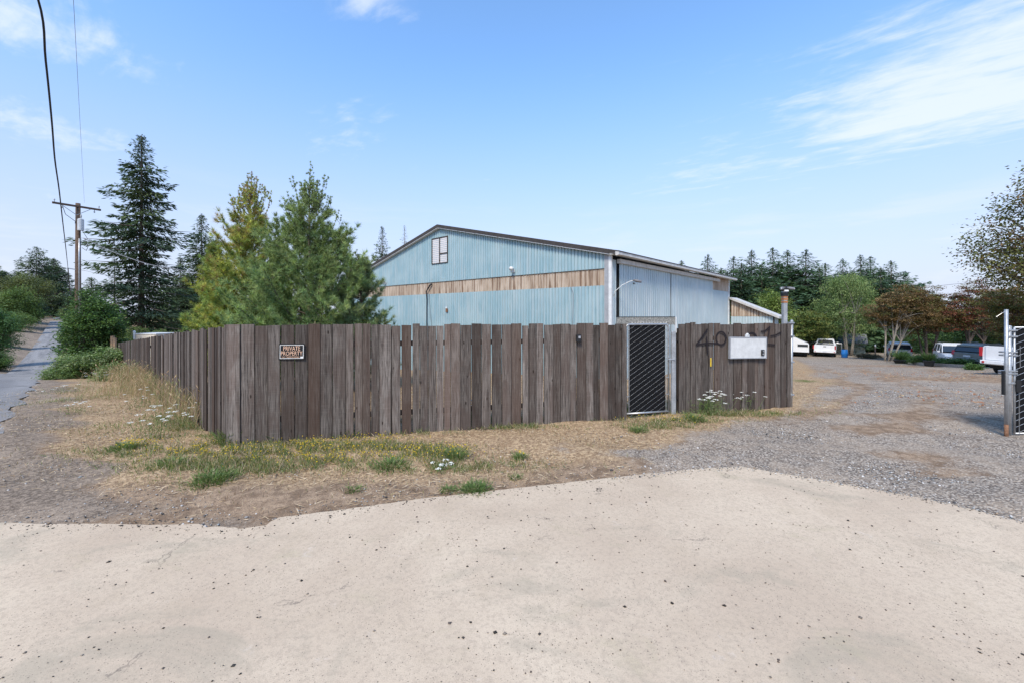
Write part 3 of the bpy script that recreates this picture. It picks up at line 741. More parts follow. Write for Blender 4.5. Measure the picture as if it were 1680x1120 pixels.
# ------------------------------------------------------------------ wooden fence
A_ = Vector((*gp(373, 731), 0)); Bz = Vector((*gp(1296, 669), 0)); Cf = Vector(((195 - CX) / F * 23.5, 23.5, 0))
def s_of(px, a=A_, b=Bz):
    d = (b - a).normalized(); k = (px - CX) / F
    return (k * a.y - a.x) / (d.x - k * d.y)
def frame(a, b):
    d = (b - a).normalized(); return math.atan2(d.y, d.x)
RZF = frame(A_, Bz)
def boards(a, b, s0, s1, wid, name, parent, top=1.815, first=None, zfun=None, seed=1, gaps=.004, tone=None):
    r = random.Random(seed); d = (b - a).normalized(); s = s0; mb = MB(); i = 0
    z0b = parent.location.z
    while s < s1 - .03:
        wd = wid(i, r); wd = min(wd, s1 - s)
        gap = gaps * r.choice([.3, .5, .7, 1, 1, 2, 2.6, 3.8]) if i else 0
        p = a + d * (s + wd / 2); gz = g(p.x, p.y) - z0b
        zt = (zfun(s) - z0b if zfun else gz + top) + r.choice([-.024, -.012, -.004, 0, .005, .014])
        zb = gz + r.uniform(-.07, .0)
        th_ = r.choice([0, .004, .010, .020, .028]); y0 = -.022 - th_; tl = r.uniform(-.004, .004); tb = r.uniform(-.003, .003)
        tn = r.random() if tone is None else tone(i, r)
        base_c = (r.random(), min(1, max(0, .5 + (tn - .5) * .95)), r.random() ** 4)
        x0, x1 = s + gap - s0, s + wd - s0; mid = (x0 + x1) / 2; cup = r.uniform(-.004, .004)
        nx_ = [x0, mid, x1]; vs = []
        for zi, (zz, off) in enumerate([(zb, tb), (zb + (zt - zb) * .5, tb + (tl - tb) * .5 + r.uniform(-.003, .003)), (zt, tl)]):
            for k, xx in enumerate(nx_):
                c_ = cup if k == 1 else 0
                vs.append((xx + off, y0 + c_, zz + (r.uniform(-.004, .004) if zi == 2 else 0)))
            for k, xx in enumerate(nx_): vs.append((xx + off, y0 + .02 + (cup if k == 1 else 0), zz))
        fs = []
        for zi in range(2):
            b_ = zi * 6
            for k in range(2):
                fs.append((b_ + k, b_ + k + 1, b_ + 6 + k + 1, b_ + 6 + k)); fs.append((b_ + 4 + k, b_ + 3 + k, b_ + 9 + k, b_ + 10 + k))
            fs.append((b_, b_ + 6, b_ + 9, b_ + 3)); fs.append((b_ + 2, b_ + 5, b_ + 11, b_ + 8))
        fs += [(12, 13, 16, 15), (13, 14, 17, 16), (0, 3, 4, 1), (1, 4, 5, 2)]
        ec = []
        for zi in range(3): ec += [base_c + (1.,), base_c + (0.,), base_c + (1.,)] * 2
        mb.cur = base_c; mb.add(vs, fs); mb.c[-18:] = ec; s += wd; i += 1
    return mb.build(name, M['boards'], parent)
def rails(parent, L, zs, zoff=lambda x: 0., y=.02, n=6):
    for zr in zs:
        mb = MB(); mb.cur = (.4, .3, .2)
        for k in range(n):
            x0, x1 = L * k / n, L * (k + 1) / n
            mb.bar((x0, y, zr + zoff(x0)), (x1, y, zr + zoff(x1)), .038, .085)
        mb.build('rail', M['boards'], parent)
def posts(parent, xs_, h, zoff=lambda x: 0.):
    for x in xs_:
        mb = MB(); mb.cur = (.7, .35, .1); mb.box(x - .045, x + .045, .041, .13, zoff(x) - .3, zoff(x) + h); mb.build('post', M['boards'], parent, bevel=.004)
# front run, corner to gate
sG0, sG1, sE = s_of(1026), s_of(1112), s_of(1294)
ff = thing('wooden_fence', 'weathered wooden board fence facing the concrete, carrying the warning sign', 'fence', tuple(A_), RZF)
def wfront(i, r): return r.uniform(.175, .20) if i < 9 else (r.uniform(.165, .19) if r.random() < .3 else r.uniform(.118, .155))
def tonef(i, r): return .98 if i == 0 else (r.choice([.22, .32, .40, .5, .55, .62, .75, .95]) + r.uniform(-.1, .1))
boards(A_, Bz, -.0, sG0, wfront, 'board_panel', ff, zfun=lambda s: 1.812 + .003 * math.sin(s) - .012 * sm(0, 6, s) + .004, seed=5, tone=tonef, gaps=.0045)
rails(ff, sG0, [.35, 1.50]); posts(ff, [.1, 2.4, 4.8, sG0 - .06], 1.72)
# left run along the road
L2 = (Cf - A_).length; d2 = (Cf - A_).normalized()
# seen from the road side: local x runs from the far end to the corner so that the face looks to the road
fl_ = thing('wooden_fence', 'weathered grey board fence run descending beside the road to the brambles', 'fence', (Cf.x, Cf.y, g(Cf.x, Cf.y)), frame(Cf, A_))
def topline(s):
    p = Cf + (A_ - Cf).normalized() * s
    tp = np.interp(s / L2, [0, .5, .82, 1], [.31, 1.09, 1.57, 1.812])
    return float(tp)
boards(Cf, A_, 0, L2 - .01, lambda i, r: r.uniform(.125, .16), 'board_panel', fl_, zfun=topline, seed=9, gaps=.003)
zo = lambda x: topline(x) - 1.8 - fl_.location.z
rails(fl_, L2 - .05, [.35, 1.50], zo, n=14); posts(fl_, [L2 * k / 10 for k in range(10)], 1.7, zo)
# right panel with the painted number
rp_o = A_ + (Bz - A_).normalized() * sG1
fr_ = thing('wooden_fence', 'short board fence section with painted number between the gate and the driveway', 'fence', tuple(rp_o), RZF)
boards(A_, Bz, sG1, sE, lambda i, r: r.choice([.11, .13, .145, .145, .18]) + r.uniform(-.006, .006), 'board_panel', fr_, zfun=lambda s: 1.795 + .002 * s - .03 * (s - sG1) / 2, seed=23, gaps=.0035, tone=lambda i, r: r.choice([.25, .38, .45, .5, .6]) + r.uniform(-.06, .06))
rails(fr_, sE - sG1, [.35, 1.50], n=2); posts(fr_, [.06, (sE - sG1) * .5], 1.7)
def fpt(px, py, o=rp_o):       # point on the fence face, local to the section
    s = s_of(px); p = A_ + (Bz - A_).normalized() * s
    return s - (o - A_).length, CAMZ + (HY - py) / F * p.y
def z4(x, y): return fpt(1000 + x / 4.94, 500 + y / 4.94)
def paint():
    m, nt = newmat('spray_paint'); t = NT(nt); co = t.coord()
    n_ = t.noise(t.mapping(co, (40, 40, 14)), 1.3, 4, .7)
    sh = t.bsdf((.020, .016, .018), .75, 0, .2); tr = t.n('ShaderNodeBsdfTransparent'); mx = t.n('ShaderNodeMixShader')
    t.link(t.step(n_, .18, .34), mx.inputs[0]); t.link(tr.outputs[0], mx.inputs[1]); t.link(sh, mx.inputs[2]); t.out(mx.outputs[0]); M['spray'] = m
paint()
def stroke(mb, pts, wd):
    for i in range(len(pts) - 1):
        (x0, z0), (x1, z1) = pts[i], pts[i + 1]; dx, dz = x1 - x0, z1 - z0; l = math.hypot(dx, dz) or 1
        ex, ez = dx / l * wd * .35, dz / l * wd * .35; nx_, nz_ = -dz / l * wd / 2, dx / l * wd / 2; y = -.0525 - .0004 * i
        mb.add([(x0 - ex - nx_, y, z0 - ez - nz_), (x1 + ex - nx_, y, z1 + ez - nz_), (x1 + ex + nx_, y, z1 + ez + nz_), (x0 - ex + nx_, y, z0 - ez + nz_)], [(0, 1, 2, 3)])
def digit(pts_list, wd=.024):
    mb = MB()
    for pl in pts_list: stroke(mb, [z4(*p) for p in pl], wd * 1.35)
    mb.build('painted_digit', M['spray'], fr_)
ell = lambda cx, cy, rx, ry, a0=0, a1=360, n=16: [(cx + rx * math.cos(R(a0 + (a1 - a0) * k / n)), cy + ry * math.sin(R(a0 + (a1 - a0) * k / n))) for k in range(n + 1)]
digit([[(778, 198), (740, 255), (690, 322)], [(690, 322), (780, 308), (855, 312)], [(772, 262), (776, 330), (780, 388)]], .026)
digit([ell(888, 270, 40, 52)]); digit([ell(1138, 282, 40, 56)])
digit([[(1212, 216), (1240, 214), (1282, 178)], [(1282, 178), (1270, 250), (1258, 318)], [(1246, 316), (1322, 322)], [(1290, 252), (1335, 243), (1372, 222)]], .022)

# white box, key box, tag, warning sign (all fixed to the fence, each could be lifted off)
def on_fence(px0, py0, px1, py1, sec_off=0.):
    s0, s1 = s_of(px0), s_of(px1); sc = (s0 + s1) / 2; p = A_ + (Bz - A_).normalized() * sc
    z0 = CAMZ + (HY - py1) / F * p.y; z1 = CAMZ + (HY - py0) / F * p.y
    nrm = Vector((math.sin(RZF), -math.cos(RZF), 0))
    return p + nrm * .054, s1 - s0, z1 - z0, (z0 + z1) / 2
p, wd, hh, zc = on_fence(1191.5, 552.5, 1251.5, 587)
bx = thing('notice_box', 'white rectangular box with grey frame hung over the painted number', 'box', (p.x, p.y, zc), RZF)
bx.rotation_euler = (0, R(.9), RZF)
mb = MB(); mb.box(-wd / 2 + .018, wd / 2 - .018, -.045, 0, -hh / 2 + .018, hh / 2 - .018); mb.build('panel', M['box_white'], bx, bevel=.002)
mb = MB()
for a in ((-wd / 2, wd / 2, hh / 2 - .018, hh / 2), (-wd / 2, wd / 2, -hh / 2, -hh / 2 + .018)): mb.box(a[0], a[1], -.052, 0, a[2], a[3])
for a in ((-wd / 2, -wd / 2 + .018), (wd / 2 - .018, wd / 2)): mb.box(a[0], a[1], -.052, 0, -hh / 2 + .018, hh / 2 - .018)
mb.build('frame', M['grey_trim'], bx, bevel=.002)
mb = MB(); mb.box(wd * .34, wd * .42, -.066, -.046, -hh * .36, -hh * .08); mb.build('latch', M['black_plastic'], bx, bevel=.003)
mb = MB(); mb.box(wd * .36, wd * .40, -.072, -.067, -hh * .19, -hh * .12); mb.box(wd * .36, wd * .40, -.072, -.067, -hh * .32, -hh * .25); mb.build('latch_plate', M['galvanised'], bx)
mb = MB(); mb.box(-wd * .07, wd * .03, -.04, -.01, hh / 2 + .001, hh / 2 + .05); mb.ball((-wd * .02, -.025, hh / 2 + .05), .03, 8, 6); mb.build('hanger', M['white_trim'], bx, bevel=.004)
p, wd, hh, zc = on_fence(942.5, 548.5, 950, 560.5)
kb = thing('key_box', 'small black key box screwed to the boards left of the gate', 'key box', (p.x, p.y, zc), RZF)
mb = MB(); mb.box(-wd / 2, wd / 2, -.05, 0, -hh / 2, hh / 2); mb.build('body', M['black_plastic'], kb, bevel=.008)
mb = MB(); mb.box(-wd * .15, wd * .35, -.056, -.051, 0, hh * .32); mb.build('keypad', M['alloy'], kb, bevel=.002)
p, wd, hh, zc = on_fence(1162, 586, 1164, 600)
tg = MB(); tg.box(-wd / 2, wd / 2, -.004, 0, -hh / 2, hh / 2); o = tg.build('yellow_strip', M['yellow_tag'], None, bevel=.001); o.location = (p.x, p.y, zc); o.rotation_euler = (0, 0, RZF)
tagp(o, 'narrow yellow strip stuck between boards below the painted 4', 'tape strip')
p, wd, hh, zc = on_fence(459, 563.2, 501.5, 588.8)
sg = thing('warning_sign', 'black private property sign with pale orange lettering nailed to the fence', 'sign', (p.x, p.y, zc), RZF)
sg.rotation_euler = (0, R(.8), RZF)
mb = MB(); mb.box(-wd / 2, wd / 2, -.006, 0, -hh / 2, hh / 2); mb.build('plate', M['sign_black'], sg, bevel=.002)
mb = MB(); e = .017; t_ = .008
for a in ((-wd / 2 + e, wd / 2 - e, hh / 2 - e - t_, hh / 2 - e), (-wd / 2 + e, wd / 2 - e, -hh / 2 + e, -hh / 2 + e + t_)): mb.box(a[0], a[1], -.0085, -.0065, a[2], a[3])
for a in ((-wd / 2 + e, -wd / 2 + e + t_), (wd / 2 - e - t_, wd / 2 - e)): mb.box(a[0], a[1], -.0085, -.0065, -hh / 2 + e + t_, hh / 2 - e - t_)
mb.build('border', M['sign_white'], sg)
mb = MB(); mb.box(wd * .33, wd * .45, -.0105, -.0088, -hh * .42, -hh * .30); mb.build('maker_patch', M['sign_white'], sg)
def text(s, w_, h_, x, z, mat, parent, off=.012):
    cu = bpy.data.curves.new('lettering', 'FONT'); cu.body = s; cu.align_x = 'CENTER'; cu.align_y = 'CENTER'; cu.extrude = .0; cu.offset = off; cu.resolution_u = 3
    tmp = bpy.data.objects.new('lettering', cu); COL.objects.link(tmp)
    dg = bpy.context.evaluated_depsgraph_get(); me = bpy.data.meshes.new_from_object(tmp.evaluated_get(dg)); bpy.data.objects.remove(tmp)
    co_ = np.zeros(len(me.vertices) * 3); me.vertices.foreach_get('co', co_); co_ = co_.reshape(-1, 3)
    mn, mx = co_.min(0), co_.max(0); sx = w_ / (mx[0] - mn[0]); sz = h_ / (mx[1] - mn[1]); c_ = (mn + mx) / 2
    nv = np.stack([(co_[:, 0] - c_[0]) * sx + x, np.full(len(co_), -.0090), (co_[:, 1] - c_[1]) * sz + z], 1)
    me.vertices.foreach_set('co', nv.ravel()); me.update()
    return link('lettering', me, mat, parent)
text('PRIVATE', wd * .64, hh * .27, -.0, hh * .21, M['sign_orange'], sg, -.004)
text('PROPERTY', wd * .82, hh * .26, -.0, -hh * .10, M['sign_orange'], sg, -.004)
text('NO TRESPASSING', wd * .66, hh * .09, -wd * .04, -hh * .325, M['sign_orange'], sg, .0)

# ------------------------------------------------------------------ chain link pedestrian gate
go = A_ + (Bz - A_).normalized() * sG0; GW = sG1 - sG0
gt = thing('chain_link_gate', 'narrow chain link gate backed with black mesh set in the wooden fence', 'gate', tuple(go), RZF)
def gpt(px, py): return fpt(px, py, go)
xa, zt = gpt(1028.5, 532.5); xb, _ = gpt(1098.5, 532.5); zb_ = .02
xi0, _ = gpt(1033, 600); xi1, _ = gpt(1094, 600)
yg = .035
mb = MB(); rr = .02; c_ = .07
arc = lambda cx, cz, a0, a1: [(cx + c_ * math.cos(R(a0 + (a1 - a0) * k / 5)), yg, cz + c_ * math.sin(R(a0 + (a1 - a0) * k / 5))) for k in range(6)]
mb.tube([(xa, yg, zb_)] + arc(xa + c_, zt - c_, 180, 90) + arc(xb - c_, zt - c_, 90, 0) + [(xb, yg, zb_)], rr, 8)
mb.tube([(xa, yg, zb_ + .06), (xb, yg, zb_ + .06)], rr, 8)
mb.build('gate_frame', M['galvanised'], gt, smooth=True)
mb = MB()
for x in (xi0, xi1): mb.tube([(x, yg - .01, zb_ + .06), (x, yg - .01, zt - .02)], .007, 6)
for z in (.42, .75, 1.13, 1.36, 1.52, 1.68):
    for x0, x1 in ((xa, xi0), (xi1, xb)): mb.bar((x0 - .02, yg - .03, z), (x1, yg - .02, z), .006, .018)
mb.build('tension_bars', M['galvanised'], gt)
mb = MB(); mb.box(xi0 + .004, xi1 - .004, yg + .012, yg + .02, zb_ + .02, zt - .012); mb.build('privacy_mesh', M['black_mesh'], gt)
mb = MB(); W_ = xi1 - xi0; H_ = zt - .02 - zb_; slope = .62; step = .098
def clipline(c, sl, x0, x1, z0, z1):     # z = sl*(x-x0)+c
    pts_ = []
    for x in (x0, x1):
        z = sl * (x - x0) + c
        if z0 <= z <= z1: pts_.append((x, z))
    for z in (z0, z1):
        x = (z - c) / sl + x0
        if x0 < x < x1: pts_.append((x, z))
    return pts_[:2] if len(pts_) >= 2 else None
c = zb_ - slope * W_
while c < zt:
    q = clipline(c, slope, xi0, xi1, zb_, zt - .02)
    if q: mb.tube([(q[0][0], yg - .004, q[0][1]), ((q[0][0] + q[1][0]) / 2, yg - .006, (q[0][1] + q[1][1]) / 2 + .002), (q[1][0], yg - .004, q[1][1])], .0013, 5)
    c += step
mb.build('wire_mesh', M['galv_dull'], gt)
mb = MB(); c = zb_
while c < zt + slope * W_:
    q = clipline(c, -slope, xi0, xi1, zb_, zt - .02)
    if q: mb.tube([(q[0][0], yg + .004, q[0][1]), (q[1][0], yg + .004, q[1][1])], .0022, 4)
    c += step
mb.build('cross_wires', M['cable_black'], gt)
mb = MB()                                  # twisted wire ends along the top
for k in range(26):
    x = xi0 + W_ * (k + .5) / 26; a = .03 * (1 if k % 2 else -1)
    mb.tube([(x, yg - .005, zt - .01), (x + a * .6, yg - .01, zt + .03), (x + a, yg - .012, zt + .045 + rnd.uniform(-.01, .01))], .003, 4)
mb.build('wire_ends', M['galvanised'], gt)
x0, z0 = gpt(1014.5, 546); x1, z1 = gpt(1110.5, 520.5)
mb = MB(); mb.box(x0, x1, .06, .08, zt - .01, z1); mb.box(x0 + .12, xa - .03, .06, .08, .0, zt - .01); mb.box(xb + .025, x1 - .13, .06, .08, .9, zt - .01); mb.build('header_panel', M['header_board'], gt, bevel=.002)
mb = MB(); mb.box(x0 - .006, x1, .055, .085, z1 + .001, z1 + .012); mb.build('header_cap', M['dark_gap'], gt)
mb = MB(); mb.box(x1 + .001, x1 + .016, .03, .08, zt - .17, z1 + .005); mb.build('edge_trim', M['white_trim'], gt)
px0, _ = gpt(1101.5, 600)
mb = MB(); mb.box(px0, px0 + .085, -.03, .03, -.2, zt - .14); mb.build('gate_post', M['galv_dull'], gt, bevel=.008)
mb = MB(); mb.tube([(xb - .04, yg - .045, 1.10), (px0 + .05, yg - .08, 1.10)], .008, 6); mb.box(xb - .02, xb + .03, -.02, .03, 1.07, 1.14); mb.build('latch', M['galvanised'], gt)

# steel frame post closing the fence beside the drive
ep = A_ + (Bz - A_).normalized() * (sE + .045)
th = thing('steel_gate_post', 'galvanised steel upright closing the right end of the wooden fence', 'post', (ep.x, ep.y, 0), RZF)
mb = MB(); mb.tube([(.02, .01, -.2), (.045, .01, 1.83)], .028, 10); mb.build('pole', M['galvanised'], th, smooth=True)
mb = MB(); mb.tube([(-.03, .02, .0), (-.02, .02, 1.79)], .012, 6); mb.build('tension_rod', M['galvanised'], th)
for z in (.25, .95, 1.5, 1.78):
    mb = MB(); mb.box(-.05, .08, -.03, .045, z, z + .03); mb.build('bracket', M['galvanised'], th, bevel=.004)
mb = MB(); mb.tube([(.045, .01, 1.83), (.045, .01, 1.845), (.045, .01, 1.86)], [.032, .030, .008], 10); mb.build('cap', M['galvanised'], th, smooth=True)

# camera and floodlight mast behind the fence
mp = at(1287, 533, 10.6); mz = g(mp.x, mp.y)
th = thing('light_mast', 'steel mast with twin floodlights and orange tape behind the fence end', 'light mast', (mp.x, mp.y, mz))
zt_ = at(1287, 478, 10.6).z - mz; k_ = 10.6 / F
mb = MB(); mb.box(-3.1 * k_, 3.1 * k_, -3.1 * k_, 3.1 * k_, -.2, zt_); mb.build('mast', M['galv_dull'], th, bevel=.006)
for z0, z1, m_ in ((486, 488, 'orange_tape'), (489, 492.5, 'orange_tape'), (494, 497, 'orange_tape')):
    mb = MB(); a = at(0, z1, 10.6).z - mz; b = at(0, z0, 10.6).z - mz; mb.box(-3.5 * k_, 3.5 * k_, -3.5 * k_, 3.5 * k_, a, b); mb.build('tape_band', M[m_], th)
mb = MB(); a = at(0, 486, 10.6).z - mz; mb.box(-3.9 * k_, 3.9 * k_, -3.9 * k_, 3.9 * k_, a, a + 6 * k_); mb.build('cap', M['black_plastic'], th)
mb = MB(); mb.box(-3.2 * k_, 3.2 * k_, -5.5 * k_, -4 * k_, zt_ - .01, zt_ + 2 * k_); mb.build('label_plate', M['white_paint'], th)
mb = MB(); mb.tube([(0, 0, zt_), (0, 0, zt_ + 8 * k_)], [4.2 * k_, 3.4 * k_], 10); mb.build('sensor', M['black_plastic'], th, smooth=True)
for s in (-1, 1):
    mb = MB(); mb.tube([(s * 3 * k_, -.02, zt_ + 6 * k_), (s * 6 * k_, -.06, zt_ + 4.6 * k_), (s * 10.5 * k_, -.12, zt_ + 3.6 * k_)], [1.2 * k_, 2.5 * k_, 2.3 * k_], 10); fl = mb.build('floodlight', M['cable_grey'], th, smooth=True)
    mb = MB(); mb.ball((s * 10.5 * k_, -.125, zt_ + 3.5 * k_), 2.0 * k_, 10, 6, (.5, .8, .9)); mb.build('lens', M['galvanised'], fl, smooth=True)

# ------------------------------------------------------------------ gate at the right edge
gb = gp(1645, 715)
th = thing('drive_gate', 'galvanised drive gate with black privacy mesh at the right edge', 'gate', (gb[0], gb[1], 0))
kk = gb[1] / F
def lx(px): return (px - 1645) * kk
def lz(py): return CAMZ + (HY - py) * kk
xs2 = lx(1655.5); xm = lx(1664)
mb = MB(); mb.tube([(xs2, 0, -.1), (xs2, 0, lz(536))], .030, 10); mb.build('hinge_post', M['galvanised'], th, smooth=True)
mb = MB(); mb.ball((xs2, 0, lz(536)), .034, 10, 6, (1, 1, .6)); mb.build('cap', M['galvanised'], th, smooth=True)
L3 = 2.6
mb = MB(); mb.tube([(xm, 0, .02), (xm, 0, lz(537.5))], .016, 8); mb.tube([(xm, 0, lz(537.5)), (xm + L3, .12, lz(537.5))], .016, 8); mb.tube([(xm, 0, .03), (xm + L3, .12, .03)], .016, 8)
mb.tube([(xm + L3, .12, .02), (xm + L3, .12, lz(537.5))], .016, 8); mb.build('gate_frame', M['galvanised'], th, smooth=True)
mb = MB(); mb.box(xm + .02, xm + L3 - .02, .02, .03, .04, lz(539)); mb.build('privacy_mesh', M['black_mesh'], th)
mb = MB(); c = -.6
while c < lz(539):
    q = clipline(c, .42, xm + .02, xm + L3 - .02, .04, lz(539))
    if q: mb.tube([(q[0][0], -.004, q[0][1]), (q[1][0], -.004, q[1][1])], .0032, 5)
    c += .105
mb.build('wire_mesh', M['galvanised'], th)
mb = MB()
for z0, z1, px in ((567, 603, 1672.5), (640, 712, 1671)): mb.bar((lx(px), -.010, lz(z1)), (lx(px), -.010, lz(z0)), .012, .003)
mb.build('slat_edge', M['galvanised'], th)
for py, w0 in ((542, 1651), (552, 1651), (577, 1642), (582, 1642), (608, 1641), (612, 1641), (628, 1650)):
    mb = MB(); mb.box(lx(w0), xm + .02, -.035, .035, lz(py + 1.3), lz(py - 1.3)); mb.build('hinge_bracket', M['galvanised'], th, bevel=.004)
mb = MB(); mb.bar((lx(1650), -.02, 0.02), (lx(1650.5), -.02, lz(606)), .022); mb.build('drop_rod', M['galv_dull'], th)
mb = MB(); mb.box(lx(1662), lx(1670), -.05, -.0355, lz(642), lz(622)); mb.build('lock_plate', M['black_plastic'], th, bevel=.004)
th = thing('steel_post', 'tall thin galvanised post with rusty base beside the drive gate', 'post', (gb[0], gb[1] - .05, 0))
mb = MB(); mb.tube([(0, 0, .19), (0, 0, lz(508))], .0235, 10); mb.build('pole', M['galvanised'], th, smooth=True)
mb = MB(); mb.tube([(0, 0, -.1), (0, 0, .19)], .027, 10); mb.build('base_sleeve', M['rust'], th, smooth=True)
mb = MB(); mb.box(-.05, -.022, -.01, .03, lz(646), lz(607)); mb.build('rubber_stop', M['rubber'], th, bevel=.004)
mb = MB(); mb.tube([(0, 0, lz(510)), (-.07, 0, lz(514)), (-.14, .02, lz(520))], .003, 4); mb.build('loose_wire', M['galvanised'], th)
# ------------------------------------------------------------------ metal barn
e1 = Vector((-748, F, 0)).normalized(); bxd = -e1; byd = Vector((618, F, 0)).normalized()
BR = Vector(((1003 - CX) / F * 16, 16, -.55)); BA = math.atan2(bxd.y, bxd.x)
barn = thing('metal_barn', 'large pale blue corrugated metal barn with tan band behind the wooden fence', 'barn', tuple(BR), BA)
def hit(px, py, n, o):
    d = Vector(((px - CX) / F, 1, (HY - py) / F)); c0 = Vector((0, 0, CAMZ))
    k = (o - c0).dot(n) / d.dot(n); return c0 + d * k
def fh(px, py):
    p = hit(px, py, byd, BR) - BR; return p.dot(bxd), p.z
def sh_(px, py):
    p = hit(px, py, bxd, BR) - BR; return p.dot(byd), p.z
PITCH = .165
def corr(mb, u0, u1, zb, zt, place, pitch=PITCH, dep=.045, gw=.060, phase=0.):
    u = math.floor(u0 / pitch) * pitch + phase; us = []
    while u < u1 + pitch:
        for k, dd in ((0, 0), (pitch - gw, 0), (pitch - gw * .62, dep), (pitch - gw * .38, dep)):
            if u0 < u + k < u1: us.append((u + k, dd))
        u += pitch
    us = [(u0, 0)] + us + [(u1, 0)]
    vs = []
    for uu, dd in us:
        vs.append(place(uu, dd, zb(uu) if callable(zb) else zb)); vs.append(place(uu, dd, zt(uu) if callable(zt) else zt))
    mb.add(vs, [(2 * i, 2 * i + 2, 2 * i + 3, 2 * i + 1) for i in range(len(us) - 1)])
xl, zpk = fh(722, 374); zev = fh(1003, 416.5)[1]
HWD = -xl; BW = 2 * HWD; BL = sh_(1195, 480)[0]
zb1 = fh(996, 441)[1]; zb0 = fh(996, 467.8)[1]
roofz = lambda u: zev + (zpk - zev) * (1 - abs(u + HWD) / HWD)
pf = lambda u, dd, z: (u, dd, z)
u0f = -BW; u1f = fh(992, 450)[0]
mb = MB(); corr(mb, u0f, u1f, -1.8, zb0 - .006, pf); mb.build('lower_wall', M['blue_metal'], barn)
mb = MB(); corr(mb, u0f, u1f, zb1 + .006, roofz, lambda u, dd, z: (u, dd - .012, z)); mb.build('upper_wall', M['blue_metal'], barn)
mb = MB(); corr(mb, u0f, u1f, zb0 - .03, zb1 + .03, lambda u, dd, z: (u, dd * .7 + .012, z)); mb.build('tan_band', M['tan_band'], barn)
mb = MB(); mb.box(u0f, u1f, .07, .09, -1.8, zev - .2); mb.build('inner_wall', M['dark_gap'], barn)
mb = MB(); mb.box(u0f, u1f, -.018, -.013, zb1 + .0, zb1 + .022); mb.build('drip_strip', M['roof_edge'], barn)
mb = MB(); mb.box(u1f + .002, -.10, -.03, .03, -1.8, zev + .02); mb.build('corner_trim', M['grey_trim'], barn)
mb = MB(); mb.box(-.098, .03, -.04, .04, -1.8, zev - .02); mb.build('corner_trim', M['white_trim'], barn)
# roof
OH = .22; EV = .34; TH = .16; sl = (zpk - zev) / HWD
def roofpoly(off0, off1, w):
    xe = w; zr = zpk
    return [(-HWD, zr + off0), (xe, zr + off0 - sl * (xe + HWD)), (xe, zr + off1 - sl * (xe + HWD)), (-HWD, zr + off1)]
mb = MB(); mb.prism(roofpoly(.07, .14, EV), -OH + .03, BL + .2); mb.build('roof', M['roof_metal'], barn)
mb = MB(); q = roofpoly(.07, .14, EV); mb.prism([(-2 * HWD - a, z) for a, z in q], -OH + .03, BL + .2); mb.build('roof', M['roof_metal'], barn)
for s in (0, 1):
    q = roofpoly(-.015, .155, EV - .01); q = [(-2 * HWD - a, z) for a, z in q] if s else q
    mb = MB(); mb.prism(q, -OH, -OH + .028); mb.build('rake_trim', M['roof_edge'], barn)
    q = roofpoly(-.05, -.018, .0); q = [(-2 * HWD - a, z) for a, z in q] if s else q
    mb = MB(); mb.prism(q, -OH + .02, -.02); mb.build('soffit_edge', M['white_trim'], barn)
zE = zpk + .07 - sl * (EV + HWD)
mb = MB(); mb.prism([(EV - .02, zE + .05), (EV + .11, zE + .05), (EV + .13, zE - .09), (EV + .02, zE - .12), (EV - .02, zE - .10)], -OH - .06, BL + .32); mb.build('gutter', M['gutter'], barn)
mb = MB(); mb.prism([(.04, zE - .05), (EV - .03, zE - .06), (EV - .03, zE - .02), (.04, zE + .02)], -OH, BL + .2); mb.build('soffit', M['white_trim'], barn)
mb = MB(); mb.prism([(EV - .01, zE + .055), (EV + .14, zE + .035), (EV + .14, zE + .055), (EV - .01, zE + .085)], -OH - .08, BL + .34); mb.build('roof_drip', M['roof_edge'], barn)
# side wall facing the driveway
ps = lambda off: (lambda u, dd, z: (off - dd, u, z))
yd0, yd1, yd2, yd3 = sh_(1012.5, 480)[0], sh_(1096.5, 480)[0], sh_(1098.5, 480)[0], sh_(1167, 480)[0]
mb = MB(); mb.box(-.12, -.04, .04, yd3 + .1, -1.8, zev - .06); mb.build('inner_wall', M['dark_gap'], barn)
ztr = zE - .30
d1 = MB(); corr(d1, yd0, yd1, -1.2, ztr, ps(.10), .21, .075, .085); d1o = d1.build('sliding_door', M['blue_metal_side'], barn)
mb = MB(); mb.box(.0, .02, yd0, yd1, -1.2, ztr); mb.build('door_core', M['dark_gap'], d1o)
d1 = MB(); corr(d1, yd2, yd3, -1.2, ztr, ps(.08), .21, .075, .085); d1o = d1.build('sliding_door', M['blue_metal_side'], barn)
mb = MB(); mb.box(-.02, .0, yd2, yd3, -1.2, ztr); mb.build('door_core', M['dark_gap'], d1o)
mb = MB(); mb.box(.04, .20, yd0 - .1, sh_(1176, 455)[0], ztr - .04, ztr + .13); mb.build('door_track', M['gutter'], barn, bevel=.01)
mb = MB(); corr(mb, .04, yd0 - .07, -1.8, ztr + .1, ps(.0)); mb.build('side_wall', M['blue_metal_side'], barn)
y4 = yd3 + .12; zt4 = sh_(1180, 477)[1]
mb = MB(); corr(mb, y4, BL - .05, -1.8, zt4, ps(.0)); mb.build('side_wall', M['blue_metal_side'], barn)
mb = MB(); corr(mb, y4, BL - .05, zt4 + .01, zev + .1, ps(-.02)); mb.build('tan_panel', M['tan_band'], barn)
mb = MB(); mb.box(-.06, .05, BL - .05, BL + .10, -1.8, zev + .02); mb.build('corner_trim', M['white_trim'], barn)
mb = MB(); mb.box(-BW, -.1, BL, BL + .05, -1.8, zev); mb.build('rear_wall', M['blue_metal'], barn)
mb = MB(); mb.box(-BW - .04, -BW + .01, 0.05, BL, -1.8, zev); mb.build('far_wall', M['blue_metal'], barn)
